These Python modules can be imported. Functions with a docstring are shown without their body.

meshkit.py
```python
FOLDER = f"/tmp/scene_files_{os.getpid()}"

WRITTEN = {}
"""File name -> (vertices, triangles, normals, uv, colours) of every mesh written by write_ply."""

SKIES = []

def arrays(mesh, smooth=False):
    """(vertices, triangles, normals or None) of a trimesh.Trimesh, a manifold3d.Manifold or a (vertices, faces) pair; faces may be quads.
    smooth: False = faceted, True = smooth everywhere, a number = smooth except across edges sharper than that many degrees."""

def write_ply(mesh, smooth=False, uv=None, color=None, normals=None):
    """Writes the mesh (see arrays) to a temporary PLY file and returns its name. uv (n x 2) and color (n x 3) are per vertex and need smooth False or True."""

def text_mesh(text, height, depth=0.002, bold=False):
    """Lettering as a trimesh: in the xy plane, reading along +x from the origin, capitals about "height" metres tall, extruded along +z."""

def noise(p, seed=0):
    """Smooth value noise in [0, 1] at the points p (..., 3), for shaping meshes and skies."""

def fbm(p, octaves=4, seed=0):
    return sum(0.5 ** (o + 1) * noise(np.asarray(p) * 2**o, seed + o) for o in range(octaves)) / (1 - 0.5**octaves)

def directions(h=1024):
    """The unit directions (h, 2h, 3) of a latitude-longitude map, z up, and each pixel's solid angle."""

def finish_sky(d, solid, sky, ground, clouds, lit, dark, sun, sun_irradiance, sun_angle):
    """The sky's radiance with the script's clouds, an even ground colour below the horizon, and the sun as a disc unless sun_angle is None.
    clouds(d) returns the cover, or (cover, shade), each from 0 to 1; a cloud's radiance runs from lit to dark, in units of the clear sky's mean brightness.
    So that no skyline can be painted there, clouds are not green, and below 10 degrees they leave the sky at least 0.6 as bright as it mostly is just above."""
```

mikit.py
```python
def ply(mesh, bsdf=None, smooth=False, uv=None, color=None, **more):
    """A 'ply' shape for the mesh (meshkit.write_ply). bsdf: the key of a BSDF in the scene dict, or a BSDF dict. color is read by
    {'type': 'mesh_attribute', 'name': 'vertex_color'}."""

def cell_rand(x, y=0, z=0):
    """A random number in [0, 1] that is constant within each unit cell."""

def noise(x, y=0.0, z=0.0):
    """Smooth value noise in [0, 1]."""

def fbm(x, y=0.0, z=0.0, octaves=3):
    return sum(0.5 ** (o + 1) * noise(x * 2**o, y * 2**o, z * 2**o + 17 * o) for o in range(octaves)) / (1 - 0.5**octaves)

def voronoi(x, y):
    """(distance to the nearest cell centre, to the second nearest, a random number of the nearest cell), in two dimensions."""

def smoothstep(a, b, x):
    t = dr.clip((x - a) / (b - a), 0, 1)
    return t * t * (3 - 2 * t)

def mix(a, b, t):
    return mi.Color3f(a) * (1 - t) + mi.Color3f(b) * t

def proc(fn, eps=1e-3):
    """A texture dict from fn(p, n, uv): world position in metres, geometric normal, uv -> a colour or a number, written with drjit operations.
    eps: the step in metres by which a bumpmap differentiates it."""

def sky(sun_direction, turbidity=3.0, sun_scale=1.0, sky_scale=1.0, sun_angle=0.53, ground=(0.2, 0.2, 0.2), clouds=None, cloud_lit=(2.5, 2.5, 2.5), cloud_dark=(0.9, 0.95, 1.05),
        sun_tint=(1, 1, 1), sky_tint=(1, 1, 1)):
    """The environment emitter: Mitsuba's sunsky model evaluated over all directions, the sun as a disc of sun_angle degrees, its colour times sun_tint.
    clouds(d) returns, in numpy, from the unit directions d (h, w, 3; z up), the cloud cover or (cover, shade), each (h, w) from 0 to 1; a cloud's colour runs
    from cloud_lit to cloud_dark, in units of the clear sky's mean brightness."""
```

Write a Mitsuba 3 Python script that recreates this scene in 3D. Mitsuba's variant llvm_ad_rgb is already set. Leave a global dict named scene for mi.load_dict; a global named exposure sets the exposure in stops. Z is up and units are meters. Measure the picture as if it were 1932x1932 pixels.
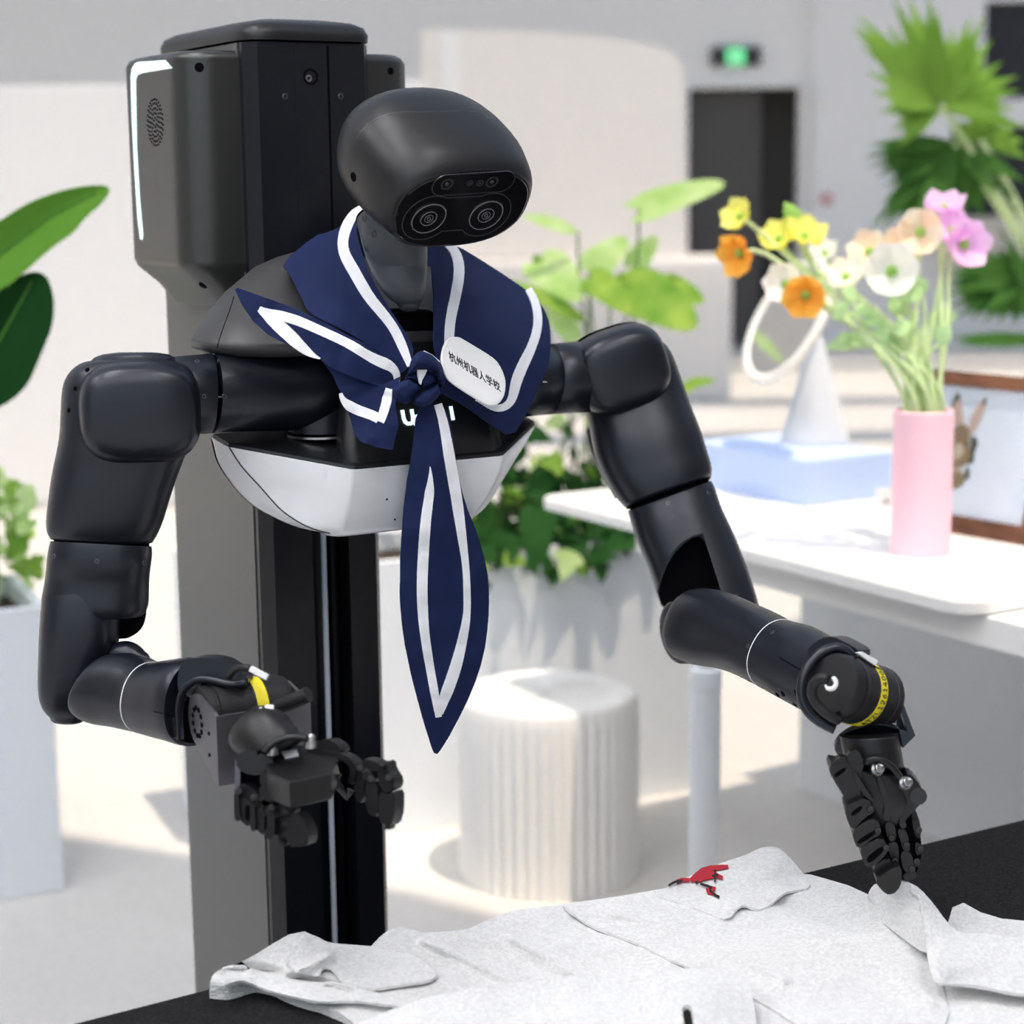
import math, random
import numpy as np, trimesh, shapely
from shapely.geometry import Polygon, Point, LineString, box as sbox
from scipy.spatial import Delaunay
from scipy.interpolate import RBFInterpolator, PchipInterpolator
import mitsuba as mi, drjit as dr
import mikit, meshkit
from mikit import proc, noise, fbm, mix, smoothstep

# ---------------------------------------------------------------- camera
F, HY, H0, ROLL = 3600.0, 345.0, 1.65, 0.012
th = math.atan((966 - HY) / F)
fw = np.array([0, math.cos(th), -math.sin(th)])
r0 = np.array([1.0, 0, 0]); u0 = np.cross(r0, fw)
CR = r0 * math.cos(ROLL) - u0 * math.sin(ROLL)
CU = u0 * math.cos(ROLL) + r0 * math.sin(ROLL)
CAM = np.array([0, 0, H0])
T = mi.ScalarTransform4f
scene, labels = {}, {}
scene['camera'] = {'type': 'thinlens', 'fov': 2 * math.degrees(math.atan(966 / F)), 'fov_axis': 'x',
                   'aperture_radius': 0.0100, 'focus_distance': 2.36, 'near_clip': 0.05, 'far_clip': 200.0,
                   'to_world': T().look_at(origin=CAM.tolist(), target=(CAM + fw).tolist(), up=CU.tolist())}
exposure = 0.62
# ---------------------------------------------------------------- light: noon sun and bright hazy sky over the glazed roof
def cloud_fn(d):
    n = meshkit.fbm(d * np.array([2.5, 2.5, 5.0]), 4, 3)
    return np.clip(0.38 + (n - 0.5) * 1.6, 0, 1), np.clip(0.25 + (n - 0.5) * 0.8, 0, 1)
scene['sky'] = mikit.sky([0.20, -0.20, 1.0], turbidity=3.0, sun_scale=1.4, sky_scale=3.6, sun_angle=0.9,
                         ground=(0.35, 0.34, 0.33), clouds=cloud_fn, cloud_lit=(1.7, 1.7, 1.7), cloud_dark=(0.9, 0.95, 1.05), sky_tint=(1.08, 1.0, 0.88))

# ---------------------------------------------------------------- helpers: pixel <-> world
def ray(x, y):
    x, y = np.asarray(x, float), np.asarray(y, float)
    return fw + CR * ((x - 966) / F)[..., None] - CU * ((y - 966) / F)[..., None]
def P(x, y, d): return CAM + ray(x, y) * np.asarray(d, float)[..., None]
def PZ(x, y, z):
    r = ray(x, y); return CAM + r * ((z - H0) / r[..., 2])[..., None]
YAW = math.radians(30)
S = np.array([math.cos(YAW), math.sin(YAW), 0]); N = np.array([math.sin(YAW), -math.cos(YAW), 0]); ZU = np.array([0, 0, 1.0])
RO = P(497.0, 900.0, 2.61) + S * 0.09; RO[2] = 0
def RP(s, n, z): return RO + S * s + N * n + ZU * z
def PN(x, y, n):
    r = ray(x, y); k = ((RO - CAM) @ N + np.asarray(n, float)) / (r @ N); return CAM + r * k[..., None]
def PS(x, y, s):
    r = ray(x, y); k = ((RO - CAM) @ S + s) / (r @ S); return CAM + r * k[..., None]
def sn(p):
    q = np.asarray(p) - RO; return q @ S, q @ N, q[..., 2]
def proj(p):
    q = np.asarray(p) - CAM; d = q @ fw
    return np.stack([966 + F * (q @ CR) / d, 966 - F * (q @ CU) / d], -1)
def unit(v): v = np.asarray(v, float); return v / np.linalg.norm(v, axis=-1, keepdims=True)
def crop(ox, oy, sc): return lambda *pts: [(ox + x / sc, oy + y / sc) for x, y in pts]

# ---------------------------------------------------------------- scene entries
def numbered(k):
    if k not in scene and k not in labels and not any(q.startswith(k + '__') for q in scene): return k
    i = 1
    while True:
        q = f'{k}_{i:03d}'
        if q not in scene and q not in labels and not any(z.startswith(q + '__') for z in scene): return q
        i += 1
PLY = {}
def add(name, mesh, bsdf, smooth=35, parent=None, label=None, cat=None, group=None, kind=None, **more):
    k = numbered((parent + '__' if parent else '') + name)
    if isinstance(mesh, list): mesh = cat_(mesh)
    scene[k] = mikit.ply(mesh, bsdf, smooth, **more)
    tag(k, label, cat, group, kind)
    return k
def tag(k, label=None, cat=None, group=None, kind=None):
    e = {a: b for a, b in (('label', label), ('category', cat), ('group', group), ('kind', kind)) if b}
    if e: labels[k] = e
def thing(name, label, cat, group=None):
    k = numbered(name); tag(k, label, cat, group); return k
def struct(name, mesh, bsdf, smooth=False, parent=None):
    k = add(name, mesh, bsdf, smooth, parent)
    if not parent: labels[k] = {'kind': 'structure'}
    return k

# ---------------------------------------------------------------- mesh helpers
def TM(v, f): return trimesh.Trimesh(np.asarray(v, float), np.asarray(f, int), process=False)
def cat_(ms): return trimesh.util.concatenate([m for m in ms])
def hull(pts): return trimesh.convex.convex_hull(np.asarray(pts, float))
_ico = trimesh.creation.icosphere(2).vertices
def rbox(c, ax, half, r=0.004):
    ax = [unit(a) for a in ax]; c = np.asarray(c, float)
    ball = (_ico[:, :1] * ax[0] + _ico[:, 1:2] * ax[1] + _ico[:, 2:] * ax[2]) * r
    pts = []
    for i in (-1, 1):
        for j in (-1, 1):
            for k in (-1, 1):
                pts.append(c + ax[0] * i * (half[0] - r) + ax[1] * j * (half[1] - r) + ax[2] * k * (half[2] - r) + ball)
    return hull(np.vstack(pts))
def cbox(c, ax, half):
    v = np.array([[i, j, k] for i in (-1, 1) for j in (-1, 1) for k in (-1, 1)], float) * half
    return hull(np.asarray(c) + v @ np.array([unit(a) for a in ax]))
def abox(x0, x1, y0, y1, z0, z1, r=0.0):
    c = ((x0 + x1) / 2, (y0 + y1) / 2, (z0 + z1) / 2); h = (abs(x1 - x0) / 2, abs(y1 - y0) / 2, abs(z1 - z0) / 2)
    return rbox(c, np.eye(3), h, r) if r else cbox(c, np.eye(3), h)
def loft(rings, cap=(True, True), closed=True):
    rings = np.asarray(rings, float); k, m, _ = rings.shape
    v = rings.reshape(-1, 3); f = []
    i = np.arange(m if closed else m - 1); j = (i + 1) % m
    for a in range(k - 1):
        f.append(np.stack([a * m + i, a * m + j, (a + 1) * m + j], 1)); f.append(np.stack([a * m + i, (a + 1) * m + j, (a + 1) * m + i], 1))
    if cap[0]:
        v = np.vstack([v, rings[0].mean(0)]); c = len(v) - 1; f.append(np.stack([j, i, i * 0 + c], 1))
    if cap[1]:
        v = np.vstack([v, rings[-1].mean(0)]); c = len(v) - 1; o = (k - 1) * m; f.append(np.stack([o + i, o + j, i * 0 + c], 1))
    t = TM(v, np.vstack(f))
    if t.volume < 0: t.invert()
    return t
def sring(c, u, v, e=2.0, m=48):
    a = np.arange(m) / m * 2 * np.pi; cs, si = np.cos(a), np.sin(a)
    return np.asarray(c) + np.outer(np.sign(cs) * np.abs(cs) ** (2 / e), u) + np.outer(np.sign(si) * np.abs(si) ** (2 / e), v)
def perp(d):
    d = unit(d); a = np.cross(d, [0, 0, 1.0])
    if np.linalg.norm(a) < 0.1: a = np.cross(d, [1.0, 0, 0])
    a = unit(a); return a, np.cross(d, a)
def lathe(c, d, prof, m=40, cap=(True, True)):
    """profile of (distance along d, radius) about the axis through c"""
    d = unit(d); a, b = perp(d)
    return loft([sring(np.asarray(c) + d * t, a * r, b * r, 2, m) for t, r in prof], cap)
def cyl(p0, p1, r, m=28, bev=0.0):
    p0, p1 = np.asarray(p0, float), np.asarray(p1, float); L = np.linalg.norm(p1 - p0)
    pr = [(0, r), (L, r)] if not bev else [(0, r - bev), (bev, r), (L - bev, r), (L, r - bev)]
    return lathe(p0, p1 - p0, pr, m)
def tube(pts, r, m=12, cap=(True, True)):
    pts = np.asarray(pts, float); r = np.broadcast_to(np.asarray(r, float), len(pts))
    t = unit(np.gradient(pts, axis=0)); a, _ = perp(t[0]); rings = []
    for p, d, q in zip(pts, t, r):
        a = unit(a - d * (a @ d)); rings.append(sring(p, a * q, np.cross(d, a) * q, 2, m))
    return loft(rings, cap)
def spline(pts, n=24):
    from scipy.interpolate import CubicSpline
    pts = np.asarray(pts, float); t = np.concatenate([[0], np.cumsum(np.linalg.norm(np.diff(pts, axis=0), axis=1) + 1e-9)])
    return CubicSpline(t, pts)(np.linspace(0, t[-1], n))
def limb(st, e=2.2, ratio=1.0, m=56, n=None, ends=(0.0, 0.0), raw=False):
    """st: rows (left x, left y, right x, right y, depth): the visible width of a limb, station by station"""
    st = np.asarray(st, float)
    if not np.isscalar(ratio): ratio = np.interp(np.linspace(0, 1, n or len(st)), np.linspace(0, 1, len(ratio)), ratio)
    if n: st = spline(st, n)
    Lp = P(st[:, 0], st[:, 1], st[:, 4]); Rp = P(st[:, 2], st[:, 3], st[:, 4])
    c = (Lp + Rp) / 2; u = (Rp - Lp) / 2; t = unit(np.gradient(c, axis=0))
    rings = []
    for k in range(len(st)):
        v = unit(np.cross(t[k], u[k])) * np.linalg.norm(u[k]) * (ratio if np.isscalar(ratio) else ratio[k])
        rings.append((c[k], u[k], v))
    out = [sring(*q, e, m) for q in rings]
    def rounded(q, d, r):
        return [sring(q[0] + d * r * math.sin(a), q[1] * (1 - s_), q[2] * (1 - s_), e, m) for a, s_ in ((0.5, 1 - math.cos(0.5) ** .5), (0.9, 1 - math.cos(0.9) ** .5), (1.25, 1 - math.cos(1.25) ** .5), (1.5, 1 - math.cos(1.5) ** .5))]
    if ends[0]: out = rounded(rings[0], -t[0], ends[0])[::-1] + out
    if ends[1]: out = out + rounded(rings[-1], t[-1], ends[1])
    if raw: return np.array(out), t
    return loft(out)
def split_limb(st, k, at, gap=.0016, **kw):
    """one limb cut at the station nearest the pixel point: the two halves and a thin ring between them"""
    R, t = limb(st, raw=True, **kw); c = R.mean(1); i = int(np.argmin(np.linalg.norm(proj(c) - np.array(at), axis=1))); i = min(max(i, 2), len(R) - 3)
    d = unit(c[i + 1] - c[i - 1]); A = c[i] + (R[i] - c[i]) * 1.008
    ring = loft([c[i] + (R[i] - c[i]) * .97, A, A + d * gap, c[i] + (R[i] - c[i]) * .97 + d * gap])
    return loft(R[:i + 1]), ring, loft(np.concatenate([[R[i] + d * gap], R[i + 1:]]))
def frustum(px, d0, d1):
    poly = Polygon(px); v, f = tri2d(poly, 25.0); a = P(v[:, 0], v[:, 1], d0); b = P(v[:, 0], v[:, 1], d1); k = len(v)
    e = np.vstack([f[:, [0, 1]], f[:, [1, 2]], f[:, [2, 0]]]); _, inv, cnt = np.unique(np.sort(e, 1), axis=0, return_inverse=True, return_counts=True); bd = e[cnt[inv.ravel()] == 1]
    m = TM(np.vstack([a, b]), np.vstack([f, f[:, ::-1] + k, np.stack([bd[:, 1], bd[:, 0], bd[:, 0] + k], 1), np.stack([bd[:, 1], bd[:, 0] + k, bd[:, 1] + k], 1)]))
    if m.volume < 0: m.invert()
    return m
def cut(a, b):
    import manifold3d as m3
    q = [m3.Manifold(m3.Mesh(np.asarray(m.vertices, np.float32), np.asarray(m.faces, np.uint32))) for m in (a, b)]
    r = (q[0] - q[1]).to_mesh(); return TM(r.vert_properties[:, :3], r.tri_verts)
def prism(poly, o, ax, h, bev=0.0):
    """a shapely polygon in the plane (ax[0], ax[1]) at o, extruded by h along ax[2]"""
    M = np.eye(4); M[:3, :3] = np.array([unit(a) for a in ax]).T; M[:3, 3] = o
    ms = []
    for g in getattr(poly, 'geoms', [poly]):
        if bev:
            # chamfered both ways: three slabs
            inner = g.buffer(-bev, join_style=2)
            ms.append(trimesh.creation.extrude_polygon(g, h - 2 * bev, engine='earcut').apply_translation([0, 0, bev]))
            if not inner.is_empty:
                for q in getattr(inner, 'geoms', [inner]): ms.append(trimesh.creation.extrude_polygon(q, h, engine='earcut'))
        else:
            ms.append(trimesh.creation.extrude_polygon(g, h, engine='earcut'))
    m = cat_(ms); m.apply_transform(M)
    if m.volume < 0: m.invert()
    return m
def cprism(pts, o, ax, h, bev):
    """convex outline with chamfered rims"""
    g = Polygon(pts); i = g.buffer(-bev, join_style=1); ax = [unit(a) for a in ax]
    A = lambda q, z: np.asarray(o) + np.array([[x * ax[0] + y * ax[1] + z * ax[2]] for x, y in q.exterior.coords[:-1]])[:, 0]
    return hull(np.vstack([A(i, 0), A(g, bev), A(g, h - bev), A(i, h)]))
def tri2d(poly, res):
    ring = poly.exterior; n = max(int(ring.length / res), 12)
    bd = []
    co = np.array(ring.coords)
    for a, b in zip(co[:-1], co[1:]):
        k = max(int(np.ceil(np.linalg.norm(b - a) / res)), 1)
        bd += [a + (b - a) * i / k for i in range(k)]
    for hole in poly.interiors:
        ho = np.array(hole.coords)
        for a, b in zip(ho[:-1], ho[1:]):
            k = max(int(np.ceil(np.linalg.norm(b - a) / res)), 1)
            bd += [a + (b - a) * i / k for i in range(k)]
    x0, y0, x1, y1 = poly.bounds
    gx, gy = np.meshgrid(np.arange(x0, x1 + res, res), np.arange(y0, y1 + res, res * 0.866)); gx[1::2] += res / 2
    g = np.stack([gx.ravel(), gy.ravel()], 1)
    g = g[shapely.contains_xy(poly.buffer(-res * 0.62), g[:, 0], g[:, 1])]
    v = np.vstack([np.array(bd), g]); f = Delaunay(v).simplices
    c = v[f].mean(1); f = f[shapely.contains_xy(poly, c[:, 0], c[:, 1])]
    q = v[f]; g1 = q[:, 1] - q[:, 0]; g2 = q[:, 2] - q[:, 0]; ar = np.abs(g1[:, 0] * g2[:, 1] - g1[:, 1] * g2[:, 0]); f = f[ar > 1e-3 * res * res]
    return v, f
def smooth_poly(pts, n=1):
    p = Polygon(pts)
    return p if p.is_valid else p.buffer(0)
def chaikin(pts, it=2):
    p = np.asarray(pts, float)
    for _ in range(it):
        q = np.roll(p, -1, 0); p = np.stack([p * .75 + q * .25, p * .25 + q * .75], 1).reshape(-1, 2)
    return p
def vnormals(v, f):
    n = np.zeros_like(v); fn = np.cross(v[f[:, 1]] - v[f[:, 0]], v[f[:, 2]] - v[f[:, 0]])
    for k in range(3): np.add.at(n, f[:, k], fn)
    return n / np.maximum(np.linalg.norm(n, axis=1, keepdims=True), 1e-12)
def thicken(v, f, thick, lift=0.0, toward=None):
    toward = CAM if toward is None else toward
    n = vnormals(v, f)
    if ((toward - v) * n).sum() < 0: f = f[:, ::-1]; n = -n
    a = v + n * lift; b = a - n * thick; k = len(v)
    e = np.sort(np.vstack([f[:, [0, 1]], f[:, [1, 2]], f[:, [2, 0]]]), axis=1)
    de = np.vstack([f[:, [0, 1]], f[:, [1, 2]], f[:, [2, 0]]])
    _, inv, cnt = np.unique(e, axis=0, return_inverse=True, return_counts=True)
    bd = de[cnt[inv.ravel()] == 1]
    side = np.vstack([np.stack([bd[:, 1], bd[:, 0], bd[:, 0] + k], 1), np.stack([bd[:, 1], bd[:, 0] + k, bd[:, 1] + k], 1)])
    return TM(np.vstack([a, b]), np.vstack([f, f[:, ::-1] + k, side]))
def sheet(outline, fn, res=8.0, thick=0.002, lift=0.0, toward=None):
    poly = outline if isinstance(outline, Polygon) else smooth_poly(outline)
    if poly.geom_type != 'Polygon': poly = max(poly.geoms, key=lambda g: g.area)
    v, f = tri2d(poly, res)
    return thicken(fn(v), f, thick, lift, toward)
def ribbon(pts, w):
    """outline of a band of width w (or per-point widths) about a polyline, in the plane"""
    p = np.asarray(pts, float); w = np.broadcast_to(np.asarray(w, float), len(p))
    t = unit(np.gradient(p, axis=0)); n = np.stack([-t[:, 1], t[:, 0]], 1) * w[:, None] / 2
    return np.vstack([p + n, (p - n)[::-1]])
def rbf(pts):
    a = np.asarray(pts, float); r = RBFInterpolator(a[:, :2], a[:, 2], kernel='thin_plate_spline', smoothing=1e-3)
    return lambda q: r(np.asarray(q, float))
def cast(mesh, px, o=None):
    """first hits of the rays through the pixels on the mesh -> points, normals"""
    v, f = np.asarray(mesh.vertices), np.asarray(mesh.faces); px = np.atleast_2d(np.asarray(px, float))
    a = v[f[:, 0]]; e1 = v[f[:, 1]] - a; e2 = v[f[:, 2]] - a; pts, nrm = [], []
    s = CAM - a; q = np.cross(s, e1)
    for x, y in px:
        d = ray(x, y); h = np.cross(d, e2); det = (e1 * h).sum(1); det = np.where(np.abs(det) < 1e-15, 1e-15, det)
        u = (s * h).sum(1) / det; w = (q @ d) / det; t = (e2 * q).sum(1) / det
        ok = (u >= -1e-9) & (w >= -1e-9) & (u + w <= 1 + 1e-9) & (t > 0.05)
        if not ok.any():
            c = a + (e1 + e2) / 3; k = np.argmin(np.linalg.norm(np.cross(c - CAM, unit(d)), axis=1)); pts.append(c[k])
        else:
            k = np.where(ok)[0][np.argmin(t[ok])]; pts.append(CAM + d * t[k])
        nn = unit(np.cross(e1[k], e2[k])); nrm.append(nn if nn @ d < 0 else -nn)
    return np.array(pts), np.array(nrm)
def on(mesh): return lambda q: cast(mesh, q)[0]
def line_on(mesh, pts, r, n=None):
    q = np.asarray(pts, float)
    if n: q = spline(np.c_[q, q[:, :1] * 0], n)[:, :2]
    p, _ = cast(mesh, q); return tube(p, r, 6)
def screw(mesh, x, y, r=0.0032):
    p, nn = cast(mesh, [(x, y)]); p, nn = p[0], nn[0]
    return [lathe(p - nn * 0.002, nn, [(0, r), (0.0023, r), (0.0027, r * .9), (0.0027, r * .5), (0.0012, r * .45), (0.0012, 0.00001)], 18)]
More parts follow.
